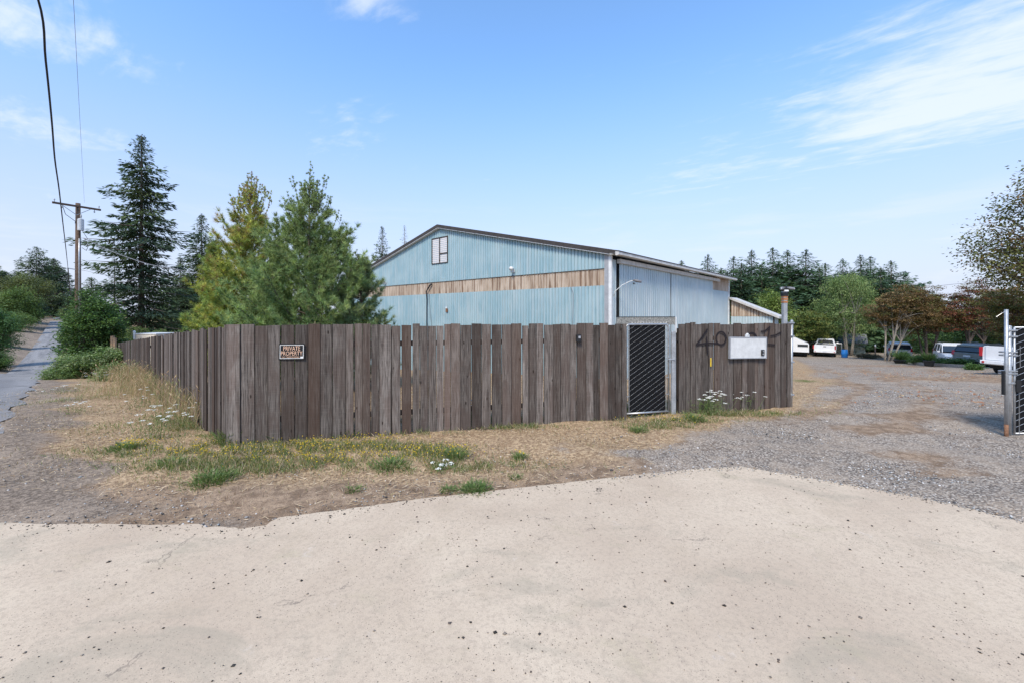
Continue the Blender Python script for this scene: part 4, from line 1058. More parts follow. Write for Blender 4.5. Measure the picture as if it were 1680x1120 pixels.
# annex wall behind the rear corner, lower roof
an = MB(); aw = 2.75
a0, az0 = .12, hit(1203, 489, byd, BR + byd * (BL + .15)); 
PB = BR + byd * (BL + .12)
def ah(px, py):
    p = hit(px, py, byd, PB) - BR; return p.dot(bxd), p.z
ax0, azr = ah(1200, 492); ax1, aze = ah(1268, 519); _, azl = ah(1230, 519.5)
aroof = lambda u: azr + (aze - azr) * (u - ax0) / (ax1 - ax0)
mb = MB(); corr(mb, .12, ax1, -1.8, azl, lambda u, dd, z: (u, BL + .12 + dd, z)); mb.build('annex_wall', M['blue_metal_side'], barn)
mb = MB(); corr(mb, .12, ax1, azl + .006, aroof, lambda u, dd, z: (u, BL + .13 + dd, z)); mb.build('annex_band', M['tan_band'], barn)
mb = MB(); mb.box(ax1 + .002, ax1 + .09, BL + .09, BL + .16, -1.8, aze); mb.build('annex_corner', M['roof_edge'], barn)
mb = MB(); corr(mb, BL + .18, BL + 1.5, -1.8, aze + .0, lambda u, dd, z: (ax1 + .06 - dd, u, z)); mb.build('annex_side', M['blue_metal_side'], barn)
mb = MB(); mb.prism([(ax0 - .05, azr + .03), (ax1 + .38, aroof(ax1 + .38) + .03), (ax1 + .38, aroof(ax1 + .38) + .17), (ax0 - .05, azr + .17)], BL - .12, BL + 1.7); mb.build('annex_roof', M['gutter'], barn)
# gable window
(wx0, wz0), (wx1, wz1) = fh(709, 434.6), fh(735.5, 387.3); wzt = fh(709, 392)[1]; wz1 = (wz1 + wzt) / 2
wn = MB(); e = .06; y0 = -.05
for a in ((wx0, wx1, wz1 - e, wz1), (wx0, wx1, wz0, wz0 + e * .7)): wn.box(a[0], a[1], y0, -.005, a[2], a[3])
xm_ = (wx0 + wx1) / 2
for a in ((wx0, wx0 + e), (wx1 - e, wx1), (xm_ - .035, xm_ + .035)): wn.box(a[0], a[1], y0, -.005, wz0 + e * .7, wz1 - e)
zm = wz0 + (wz1 - wz0) * .37; wn.box(xm_ + .035, wx1 - e, y0, -.005, zm - .03, zm + .03)
wo_ = wn.build('window', M['roof_edge'], barn, bevel=.004)
mb = MB(); z = wz0 + .05; n_ = 13; hs = (wz1 - wz0 - .1) / n_
for k in range(n_):
    za = wz0 + .05 + hs * k
    mb.add([(wx0 + e, -.012, za + hs * .1), (wx1 - e, -.012, za + hs * .1), (wx1 - e, -.030, za + hs * .82), (wx0 + e, -.030, za + hs * .82)], [(0, 1, 2, 3)])
mb.build('blinds', M['blinds'], wo_)
mb = MB(); mb.box(wx0 + e, wx1 - e, -.010, -.006, wz0 + .04, wz1 - .05); mb.build('backing', M['grey_trim'], wo_)
# small fittings on the barn
for px, py, lab in ((633, 463, 'small white floodlight on the barn gable by the pine, above the tan band'), (843.5, 443, 'small white floodlight on the barn gable above the middle of the tan band')):
    x, z = fh(px, py); k = 25 / F * .9 if px < 700 else 20 / F
    th = thing('wall_light', lab, 'floodlight', tuple(BR + bxd * x - byd * .02 + Vector((0, 0, z))), BA)
    mb = MB(); mb.box(-.07, .07, -.05, 0, -.13, -.0); mb.build('mount', M['white_trim'], th, bevel=.01)
    mb = MB(); mb.tube([(0, -.05, .02), (.02, -.16, .05), (.04, -.26, .03)], [.05, .085, .10], 10); mb.build('lamp_head', M['white_trim'], th, smooth=True)
    mb = MB(); mb.ball((-.06, -.12, -.10), .045, 8, 6); mb.build('sensor', M['white_trim'], th, smooth=True)
x, z = fh(706.5, 468.5); x2, z2 = fh(702, 514); x3, z3 = fh(702, 560)
mb = MB(); mb.tube([(x + .16, -.05, z + .07), (x + .05, -.09, z), (x2 - .02, -.10, z - .35), (x2, -.07, z - .8), (x2 - .03, -.06, z2), (x3, -.06, z3 - .5)], [.055, .05, .03, .026, .024, .024], 8)
o = mb.build('vent_pipe', M['cable_black'], None, smooth=True); o.location = BR; o.rotation_euler = (0, 0, BA); tagp(o, 'black bent pipe running down the barn gable under the window', 'pipe')
x, z = fh(704.5, 484); x2, z2 = fh(710, 535)
mb = MB(); mb.tube([(x, -.04, z + .1), ((x + x2) / 2 - .05, -.04, (z + z2) / 2), (x2, -.04, z2 - .5)], .010, 5)
o = mb.build('thin_cable', M['cable_grey'], None); o.location = BR; o.rotation_euler = (0, 0, BA); tagp(o, 'thin grey cable hanging beside the black bent pipe', 'cable')
x, z = fh(937, 471.5); x2, z2 = fh(941, 480); x3, z3 = fh(940, 545)
mb = MB(); mb.tube([(x, -.04, z), (x2, -.04, z2), (x2, -.04, z2 - .6), (x3, -.04, z3)], .009, 5)
o = mb.build('thin_cable', M['cable_grey'], None); o.location = BR; o.rotation_euler = (0, 0, BA); tagp(o, 'thin grey cable dropping from the tan band near the barn corner', 'cable')
x, z = fh(733.5, 509.5)
th = thing('outlet_box', 'small rusty outlet box on the lower barn gable right of the pipe', 'outlet box', tuple(BR + bxd * x + Vector((0, 0, z))), BA)
mb = MB(); mb.box(-.07, .07, -.06, -.002, -.10, .10); mb.build('body', M['rust'], th, bevel=.01)
mb = MB(); mb.box(-.09, .02, -.045, -.003, .105, .19); mb.build('cover', M['white_trim'], th, bevel=.01)
x, z = sh_(1008.5, 482); x2, z2 = sh_(1030, 459)
th = thing('yard_lamp', 'gooseneck yard lamp with white arm at the barn corner', 'lamp', tuple(BR + byd * .1 + Vector((0, 0, z))), BA)
cpx = Vector((.05, .0, 0)); tip = (.75, .35, z2 - z - .10)
mb = MB(); mb.tube([(.05, 0, -.1), (.10, 0, .08), (.35, .12, .32), (.6, .26, .46), (.74, .33, .48)], .014, 6); mb.build('arm', M['white_trim'], th, smooth=True)
mb = MB(); mb.tube([(.70, .3, .50), (.82, .36, .47), (.98, .44, .43)], [.04, .06, .045], 8); mb.build('lamp_head', M['cable_grey'], th, smooth=True)
mb = MB(); mb.tube([(.72, .30, .40), (.74, .31, .34)], [.035, .025], 8); mb.build('sensor', M['cable_black'], th, smooth=True)

# ------------------------------------------------------------------ utility pole and wires
up = at(128, 600, 29.); uz = g(up.x, up.y)
th = thing('utility_pole', 'brown wooden utility pole with crossarm behind the dark bush by the road', 'utility pole', (up.x, up.y, uz))
ztp = at(128, 334, 29.).z - uz
mb = MB(); mb.tube([(0, 0, -.3), (0, 0, ztp * .5), (0, 0, ztp)], [.19, .165, .13], 12); mb.build('pole', M['pole_wood'], th, smooth=True)
la = at(89, 333.5, 27.9); lb = at(168, 346, 30.2); o3 = Vector((up.x, up.y, uz))
la -= o3; lb -= o3; off = Vector((.05, -.17, 0))
mb = MB(); mb.bar(la + off, lb + off, .10, .13); mb.build('crossarm', M['pole_wood'], th, bevel=.006)
dd = (lb - la).normalized()
mb = MB(); m0 = la.lerp(lb, .5) + off
for s in (-1, 1): mb.bar(m0 + dd * s * .75 + Vector((0, -.06, -.06)), m0 + Vector((0, -.06, -.62)), .02, .035)
mb.build('brace', M['galv_dull'], th)
for u, up_ in ((.04, 1), (.20, -1), (.86, -1), (.96, 1)):
    p = la.lerp(lb, u) + off; mb = MB(); z0 = .07 * up_
    mb.tube([p + Vector((0, 0, z0)), p + Vector((0, 0, z0 + .10 * up_)), p + Vector((0, 0, z0 + .12 * up_)), p + Vector((0, 0, z0 + .2 * up_))], [.02, .02, .05, .035], 8); mb.build('insulator', M['galv_dull'], th)
c = at(134.5, 370, 29.) - o3; c += Vector((.12, -.2, 0))
mb = MB(); mb.tube([c + Vector((0, 0, -.40)), c + Vector((0, 0, .36)), c + Vector((0, 0, .42))], [.17, .17, .10], 14); tr_ = mb.build('transformer', M['transformer'], th, smooth=False)
mb = MB(); mb.tube([c + Vector((0, 0, .42)), c + Vector((.02, 0, .6)), c + Vector((.02, 0, .72))], [.03, .05, .02], 8); mb.build('bushing', M['galv_dull'], tr_)
mb = MB(); q = at(136, 392, 29.) - o3; mb.tube([(.19, -.1, 3), (.20, -.12, q.z - 1.5), (.2, -.1, q.z)], .045, 8); mb.build('riser_pipe', M['galvanised'], th, smooth=True)
mb = MB(); q = at(112, 440.5, 28.6) - o3; mb.bar(q, (0, -.1, q.z - .06), .05, .06); mb.build('cable_bracket', M['galv_dull'], th)
mb = MB()
mb.tube([la.lerp(lb, .16) + Vector((0, 0, -.1)), la.lerp(lb, .25) + Vector((0, -.1, -.65)), la.lerp(lb, .45) + Vector((0, -.1, -1.05)), Vector((-.05, -.15, c.z + .1))], .018, 5)
q = at(137, 395, 29) - o3
mb.tube([q, q + Vector((.35, 0, -.35)), q + Vector((.2, 0, -.7)), q + Vector((-.1, 0, -.5))], .018, 5); mb.tube([c + Vector((.1, 0, -.4)), q + Vector((.3, 0, .1)), q], .015, 5)
mb.build('jumper_wire', M['cable_black'], th)
def cable(pts, r, lab, mat='cable_black', n=6):
    P = [Vector(p) for p in pts]; sp = []
    for i in range(len(P) - 1):
        a = P[max(i - 1, 0)]; b = P[i]; c_ = P[i + 1]; d_ = P[min(i + 2, len(P) - 1)]
        for k in range(6):
            u = k / 6; sp.append(.5 * ((2 * b) + (c_ - a) * u + (2 * a - 5 * b + 4 * c_ - d_) * u * u + (3 * b - a - 3 * c_ + d_) * u ** 3))
    sp.append(P[-1]); mb = MB(); mb.tube([p - sp[0] for p in sp], r, n)
    o = mb.build('overhead_cable', M[mat], None, smooth=True); o.location = sp[0]; tagp(o, lab, 'cable'); return o
cable([(19, -21, 7.2), (5, -7.5, 6.2), (-4.3, 3.2, 6.0), at(61, -6, 5.1), at(75, 100, 5.8), at(85, 200, 6.95), at(90, 262, 8.2), at(97, 312, 10.0), at(103, 365, 12.8), at(108.5, 412, 18.), at(111.5, 440, 28.6)], .0125, 'thick black cable sagging from above down to the utility pole bracket')
cable([at(111.5, 440, 28.6), at(113, 458, 38), at(114.5, 474, 55), at(117, 492, 90)], .03, 'black cable running beyond the utility pole down the road')
wE = la + o3 + Vector((1.15, .85, .25)); wA = at(120, -10, 9.6)
cable([wA + (wA - wE) * 1.3, wA, wA.lerp(wE, .5), wE], .0045, 'thin straight wire dropping from the top of the sky to the crossarm', 'cable_grey')
cable([at(137, 391, 29), at(170, 407, 28.6), at(205, 421, 28), at(245, 434, 27), at(282, 441, 26), at(330, 450, 24.5)], .026, 'grey service cable running from the utility pole right past the tall conifer', 'cable_grey')
cable([at(126, 442, 29), at(145, 445.5, 29), at(162, 449.5, 29), at(230, 462, 33)], .012, 'short thin wire leaving the utility pole at bracket height', 'cable_grey')
cable([at(1510, 473, 50), at(1560, 467, 48), at(1620, 462, 46), at(1760, 452, 44)], .022, 'thin wire above the red maples in the distance', 'cable_grey')

# ------------------------------------------------------------------ vehicles
def loft(mb, st, close=True):
    """st: list of (y, [(hw, z) bottom..top])"""
    n = len(st[0][1]) * 2; vs = []
    for y, pr in st:
        vs += [(h, y, z) for h, z in pr] + [(-h, y, z) for h, z in reversed(pr)]
    fs = []
    for i in range(len(st) - 1):
        for k in range(n): fs.append((i * n + k, i * n + (k + 1) % n, (i + 1) * n + (k + 1) % n, (i + 1) * n + k))
    if close: fs += [tuple(range(n)), tuple(range((len(st) - 1) * n, len(st) * n))[::-1]]
    mb.add(vs, fs)
def wheel(th, x, y, r=.38):
    mb = MB(); s = 1 if x > 0 else -1
    mb.tube([(x - s * .22, y, r), (x - s * .2, y, r), (x - s * .02, y, r), (x, y, r)], [r * .86, r, r, r * .88], 20); w_ = mb.build('wheel', M['rubber'], th)
    mb = MB(); mb.tube([(x - s * .01, y, r), (x + s * .012, y, r)], [r * .6, r * .5], 14); mb.build('rim', M['alloy'], w_)
def pickup(lab, loc, heading, paint='white_paint'):
    th = thing('pickup_truck', lab, 'pickup truck', loc, heading)
    mb = MB()
    P = lambda top, hw=.98: [(hw - .06, .48), (hw, .62), (hw, .95), (hw - .02, top - .06), (hw - .07, top)]
    loft(mb, [(.03, P(1.33)), (2.2, P(1.33)), (4.0, P(1.32)), (4.5, P(1.22)), (5.3, P(1.14, .94)), (5.5, P(1.0, .88))]); mb.build('body', M[paint], th, bevel=.02)
    mb = MB(); mb.box(-.80, .80, .10, 2.05, 1.335, 1.345); mb.build('bed_liner', M['under'], th)
    mb = MB(); mb.box(-.86, .86, .3, 5.1, .30, .47); mb.build('underbody', M['under'], th)
    mb = MB(); C = lambda hb, zt, ht: [(hb, 1.325), (hb - .01, 1.36), (ht + .03, zt - .07), (ht - .06, zt)]
    loft(mb, [(2.12, C(.93, 1.86, .74)), (2.3, C(.93, 1.90, .74)), (3.3, C(.93, 1.90, .74)), (3.55, C(.92, 1.84, .72)), (4.2, C(.90, 1.40, .80))]); mb.build('cab', M[paint], th, bevel=.02)
    mb = MB(); mb.add([(-.74, 2.095, 1.42), (.74, 2.095, 1.42), (.64, 2.10, 1.78), (-.64, 2.10, 1.78)], [(0, 1, 2, 3)]); mb.add([(-.74, 2.11, 1.42), (.74, 2.11, 1.42), (.64, 2.11, 1.78), (-.64, 2.11, 1.78)], [(0, 1, 2, 3)]); mb.build('rear_window', M['glass'], th)
    for s in (-1, 1):
        mb = MB(); mb.add([(s * .945, 2.35, 1.40), (s * .94, 3.85, 1.40), (s * .80, 3.4, 1.78), (s * .80, 2.4, 1.78)], [(0, 1, 2, 3)]); mb.build('side_window', M['glass'], th)
        mb = MB(); mb.box(s * .98 - .10, s * .98 + .002, -.01, .08, .86, 1.27); mb.build('tail_light', M['red_lamp'], th, bevel=.01)
        mb = MB(); mb.box(min(s * .99, s * 1.17), max(s * .99, s * 1.17), 3.72, 3.82, 1.30, 1.48); mb.build('mirror', M[paint], th, bevel=.02)
        wheel(th, s * .98, 1.05); wheel(th, s * .97, 4.55)
    mb = MB(); mb.box(-.86, .86, -.005, .028, .70, 1.335); tg_ = mb.build('tailgate', M[paint], th, bevel=.012)
    mb = MB(); mb.box(-.13, .13, -.012, -.006, 1.12, 1.20); mb.build('handle', M['black_plastic'], tg_, bevel=.005)
    mb = MB(); mb.box(-.98, .98, -.16, .0, .52, .68); bp = mb.build('bumper', M['white_paint' if paint == 'white_paint' else 'alloy'], th, bevel=.02)
    mb = MB(); mb.box(-.17, .17, -.168, -.161, .54, .66); mb.build('licence_plate', M['plate'], bp)
    for s in (-1, 1):
        mb = MB(); mb.tube([(s * .86, -.161, .60), (s * .86, -.175, .60)], .05, 12); mb.build('marker_light', M['red_lamp'], bp)
    mb = MB(); mb.box(-.35, .35, 5.50, 5.53, .75, .95); mb.build('grille', M['under'], th)
    return th
def suv(lab, loc, heading, paint, zroof=1.66, name='parked_suv'):
    th = thing(name, lab, 'suv', loc, heading)
    P = lambda top, hw=.92, zb=.36: [(hw - .08, zb), (hw - .01, zb + .12), (hw, .8), (hw - .03, top - .05), (hw - .09, top)]
    mb = MB(); loft(mb, [(0, P(.98, .84, .45)), (.12, P(1.02, .90)), (1.5, P(1.04)), (3.2, P(1.04)), (4.2, P(.96, .90)), (4.5, P(.80, .82, .42))]); mb.build('body', M[paint], th, bevel=.025)
    mb = MB(); C = lambda zt, hb, ht, z0=1.03: [(hb, z0), (hb - .02, z0 + .06), (ht + .05, zt - .10), (ht, zt - .05)]
    loft(mb, [(.12, C(1.12, .84, .84)), (.42, C(zroof - .05, .85, .70)), (.75, C(zroof, .86, .70)), (2.2, C(zroof, .86, .70)), (2.6, C(zroof - .06, .86, .69)), (3.35, C(1.12, .84, .80))]); mb.build('window_band', M['glass'], th, bevel=.01)
    mb = MB(); T = lambda zt, ht: [(ht + .055, zt - .11), (ht + .035, zt - .03), (ht - .1, zt + .012)]
    loft(mb, [(.30, T(zroof - .10, .71)), (.75, T(zroof, .70)), (2.2, T(zroof, .70)), (2.66, T(zroof - .07, .69))]); mb.build('roof', M[paint], th, bevel=.015)
    for s in (-1, 1):
        mb = MB()
        for y0, y1, w_ in ((.10, .44, .10), (1.28, 1.24, .07), (2.25, 2.22, .07)): mb.bar((s * .865, y0, 1.03), (s * .745, y1, zroof - .10), .035, w_, (0, 1, 0))
        mb.bar((s * .85, 3.36, 1.06), (s * .725, 2.6, zroof - .12), .04, .08, (0, 1, 0)); mb.build('pillar', M[paint], th)
        mb = MB(); mb.bar((s * .80, -.012, .82), (s * .82, .10, 1.12), .16, .06, (0, 1, 0)); mb.build('tail_light', M['red_lamp'], th, bevel=.01)
        mb = MB(); mb.box(s * .66 - .16, s * .66 + .14, 4.42, 4.50, .70, .82); mb.build('headlight', M['plate'], th, bevel=.02)
        mb = MB(); mb.box(min(s * .92, s * 1.10), max(s * .92, s * 1.10), 2.95, 3.04, 1.05, 1.18); mb.build('mirror', M[paint], th, bevel=.02)
        mb = MB(); mb.tube([(s * .62, .7, zroof + .0), (s * .62, .75, zroof + .05), (s * .62, 2.2, zroof + .05), (s * .62, 2.25, zroof)], .018, 6); mb.build('roof_rail', M['alloy'], th)
        wheel(th, s * .92, .85, .35); wheel(th, s * .92, 3.6, .35)
    mb = MB(); mb.box(-.80, .80, -.06, .02, .42, .66); bp = mb.build('bumper', M[paint], th, bevel=.03)
    mb = MB(); mb.box(-.7, .7, -.05, .4, .24, .40); mb.build('lower_trim', M['under'], th, bevel=.02)
    mb = MB(); mb.box(-.2, .2, -.012, -.002, .72, .84); mb.build('licence_plate', M['plate'], th)
    mb = MB(); mb.box(-.36, .36, 4.50, 4.53, .60, .74); mb.box(-.55, .55, 4.48, 4.52, .40, .52); mb.build('grille', M['under'], th, bevel=.01)
    return th
p = gx(1353, 46.5); pickup('white pickup truck seen from behind beside the blue barrel', tuple(p), -math.atan2(p.x, p.y) - R(2))
p = gx(1477, 41.5); suv('silver suv seen from behind between the two maples', tuple(p), -math.atan2(p.x, p.y) + R(4), 'silver_car')
p = gx(1553, 37.); suv('white suv facing the yard behind the low hedge', tuple(p), -math.atan2(p.x, p.y) + R(180 + 10), 'white_paint', 1.74)
p = gx(1586, 30.0); suv('dark grey suv with red lamps between the white suv and the nearest pickup', tuple(p), -R(78), 'grey_car', 1.62)
a = Vector(((1611 - CX) / F * 19.5, 19.5)); hd_ = R(76); wv = Vector((math.cos(hd_), -math.sin(hd_)))
c = a + wv * .98
pickup('nearest white pickup truck, its tailgate partly hidden by the steel posts', (c.x, c.y, -.84), -hd_)
# camper trailer behind the fence end
p = gx(1305, 47.); th = thing('camper_trailer', 'white camper trailer peeping out beside the right end of the fence', 'trailer', tuple(p), -math.atan2(p.x, p.y))
mb = MB(); mb.prism([(-1.1, .55), (1.25, .55), (1.25, 1.42), (.0, 2.1), (-1.1, 2.1)], -.1, 3.5); mb.build('body', M['white_paint'], th, bevel=.02)
mb = MB(); mb.box(.2, 1.15, -.13, -.105, 1.15, 1.42); mb.build('window', M['glass'], th)
mb = MB(); mb.box(-1.0, 1.1, .3, 3.2, .2, .55); mb.build('chassis', M['under'], th)
for s in (-1, 1): wheel(th, s * 1.1, 1.4, .33)
# grey shed, barrel, brush pile, shrubs
p = gx(1384, 52.5); th = thing('shed', 'low grey roofed pale green shed behind the willow trunks', 'shed', tuple(p), -math.atan2(p.x, p.y) * .9)
mb = MB(); mb.box(-2.1, 2.1, 0, 3, -.2, 1.45); mb.build('wall', M['siding_green'], th)
mb = MB(); mb.prism([(-.35, 1.36), (1.5, 2.45), (3.35, 1.36), (3.35, 1.28), (-.35, 1.28)], -2.35, 2.35, 'x'); mb.build('roof', M['shingle_grey'], th)
mb = MB(); mb.box(.5, 1.4, -.03, 0, 0, 1.2); mb.build('door', M['siding_green'], th)
p = gx(1385.5, 45.5); th = thing('barrel', 'bright blue plastic barrel standing under the willow', 'barrel', tuple(p))
mb = MB(); mb.tube([(0, 0, 0), (0, 0, .05), (0, 0, .28), (0, 0, .32), (0, 0, .58), (0, 0, .62), (0, 0, .84), (0, 0, .88)], [.25, .29, .29, .31, .31, .29, .29, .26], 16); mb.build('body', M['blue_plastic'], th, smooth=True)
mb = MB(); mb.tube([(0, 0, .88), (0, 0, .90)], .24, 16); mb.build('lid', M['black_plastic'], th)
# timber kerb and planter pots in front of the hedge
a = gp(1500, 597.5); b = gp(1603, 604)
th = thing('timber_border', 'weathered timber border edging the low hedge under the maples', 'border', (a[0], a[1], g(*a)))
mb = MB(); mb.bar((0, 0, .09), (b[0] - a[0], b[1] - a[1], g(*b) - g(*a) + .09), .2, .2); mb.build('timber', M['timber'], th, bevel=.01)
def pot(px, Y, r, h, lab):
    p = gx(px, Y); th = thing('planter_pot', lab, 'plant pot', tuple(p))
    mb = MB(); mb.tube([(0, 0, 0), (0, 0, h * .9), (0, 0, h * .9), (0, 0, h)], [r * .72, r, r * 1.08, r * 1.08], 14); mb.build('pot', M['pot_black'], th)
    return th, p
# pale cream structure over the left fence and a tan post
p = at(238, 548, 25.5); th = thing('cream_trailer', 'low cream walled trailer just showing over the left fence run', 'trailer', (p.x, p.y, g(p.x, p.y)), R(-6))
zz_ = p.z - g(p.x, p.y)
mb = MB(); mb.box(-.75, .75, 0, 1.4, .3, zz_ - .02); mb.build('body', M['cream_panel'], th, bevel=.02)
mb = MB(); mb.box(-.78, .78, -.03, 1.43, zz_ - .018, zz_ + .03); mb.build('top_edge', M['white_trim'], th)
mb = MB(); mb.tube([(-.7, -.04, zz_ - .3), (-.7, -.04, zz_ + .1)], .06, 8); mb.ball((-.7, -.04, zz_ + .13), .08, 8, 6); mb.build('corner_post', M['white_trim'], th)
for s in (-1, 1): wheel(th, s * .7, .7, .3)
p = at(186, 551, 24.3); th = thing('tan_post', 'short tan wooden post at the far end of the left fence run', 'post', (p.x, p.y, g(p.x, p.y)))
mb = MB(); z_ = p.z - g(p.x, p.y); mb.box(-.12, .02, -.07, .07, 0, z_); mb.build('post', M['tan_wood'], th, bevel=.01)
mb = MB(); mb.box(.03, .14, -.06, .06, 0, z_ - .12); mb.build('side_plank', M['tan_wood'], th, bevel=.01)
# ------------------------------------------------------------------ trees
UP = np.array([0, 0, 1.])
def curve_pts(a, b, bend, n=5):
    a = Vector(a); b = Vector(b); o = []
    for i in range(n):
        u = i / (n - 1); p = a.lerp(b, u); k = math.sin(u * math.pi)
        o.append(p + Vector(bend) * k)
    return o
def broadleaf(name, lab, cat, base, H, W, n_cl=420, per=34, leaf=.07, cr=.28, cols=None, z0=.25, stems=1, seed=0, layered=False, bark='bark', squash=.55, lobes=7, droop=0., group=None, tr=.1, lean=(0, 0), shell=.45, hole=0., nl=46):
    global rng, rnd
    rng = np.random.default_rng(seed + 100); rnd = random.Random(seed + 100)
    th = thing(name, lab, cat, tuple(base), 0, group)
    cz = H * (z0 + 1) / 2; rz_ = H * (1 - z0) / 2
    # crown: a handful of lobes inside the overall ellipsoid, clusters near their shells
    L = []
    for i in range(lobes):
        a = i * 2.4 + rnd.uniform(-.5, .5); k = rnd.uniform(.2, .62); zf = rnd.uniform(-.75, .72)
        rr = math.sqrt(max(.05, 1 - zf * zf))
        L.append((math.cos(a) * k * W / 2 * rr + lean[0], math.sin(a) * k * W / 2 * rr + lean[1], cz + zf * rz_ * .8, W / 2 * rnd.uniform(.36, .58), rz_ * rnd.uniform(.30, .5)))
    L.append((lean[0], lean[1], cz, W / 2 * .62, rz_ * .7)); L.append((lean[0] * 1.1, lean[1], cz + rz_ * .55, W / 2 * .35, rz_ * .42))
    L = np.array(L)
    wgt = (L[:, 3] ** 2 * L[:, 4]) ** .66; wgt /= wgt.sum()
    li = rng.choice(len(L), n_cl, p=wgt); d_ = rdir(n_cl); rad = rng.uniform(shell, 1.0, n_cl) ** .6
    C = L[li, :3] + d_ * rad[:, None] * np.stack([L[li, 3], L[li, 3], L[li, 4]], 1)
    if layered:
        lay = H * .10; hh_ = C[:, 2] + .30 * np.sin(C[:, 0] * 1.3 + C[:, 1]) + .22 * np.sin(C[:, 1] * 1.7 + 1); q_ = np.round(hh_ / lay) * lay - (hh_ - C[:, 2])
        C[:, 2] = C[:, 2] * .35 + q_ * .65 + rng.normal(0, lay * .22, n_cl) - .05 * (C[:, 0] ** 2 + C[:, 1] ** 2) / W
    C[:, 2] = np.maximum(C[:, 2], H * z0 * .55)
    if hole: C = C[rng.uniform(0, 1, n_cl) > hole]; n_cl = len(C)
    cc = palette(n_cl, cols, .1) * (1 + rng.uniform(-.32, .32, (n_cl, 1)))
    N = n_cl * per
    cr_i = cr * rng.uniform(.6, 1.25, n_cl)
    off = rng.normal(0, .5, (N, 3)) * np.repeat(cr_i, per)[:, None] * [1, 1, (.30 if layered else squash)]
    P = np.repeat(C, per, 0) + off
    if droop: P[:, 2] -= np.abs(rng.normal(0, droop, N)) * rng.uniform(0, 1, N)
    D = unit(rdir(N) * [1, 1, .5] + off / cr * .8 + [0, 0, -.25 - droop * 2.])
    Nn = unit(rdir(N) * .75 + UP)
    V, Fc, cl_ = leaves(P, D, Nn, leaf * rng.uniform(.65, 1.35, N), leaf * (.34 if droop else .62), np.repeat(cc, per, 0) * (1 + rng.uniform(-.22, .22, (N, 1))))
    npmesh('crown', V, Fc, M['leaf'], th, cl_)
    mb = MB(); r0 = H * .016 + .02
    tops = []
    for s in range(stems):
        a = 6.28 * s / stems + rnd.uniform(-.4, .4); sp = (0 if stems == 1 else H * .03)
        b0 = Vector((math.cos(a) * sp, math.sin(a) * sp, -.15)); t0 = Vector((math.cos(a) * sp * 4 * (stems > 1) + lean[0] * .6, math.sin(a) * sp * 4 * (stems > 1) + lean[1] * .6, H * (z0 + .22)))
        pts_ = curve_pts(b0, t0, (rnd.uniform(-.1, .1), rnd.uniform(-.1, .1), 0)); rr = r0 * (1 if stems == 1 else .6)
        mb.tube(pts_, [rr * (1.25 if i == 0 else 1 - .4 * i / 4) for i in range(5)], 8); tops.append(pts_)
    for q in rng.choice(n_cl, min(n_cl, nl), replace=False):
        p = C[q]; tp = tops[rnd.randrange(len(tops))]; s0 = tp[rnd.choice([2, 3, 4, 4])]
        l = (Vector(p) - s0).length
        mb.tube(curve_pts(s0, p, (0, 0, l * .12), 5), [r0 * .42, r0 * .3, r0 * .2, r0 * .12, r0 * .05], 5, caps=False)
    mb.build('trunk', M[bark], th, smooth=True)
    return th
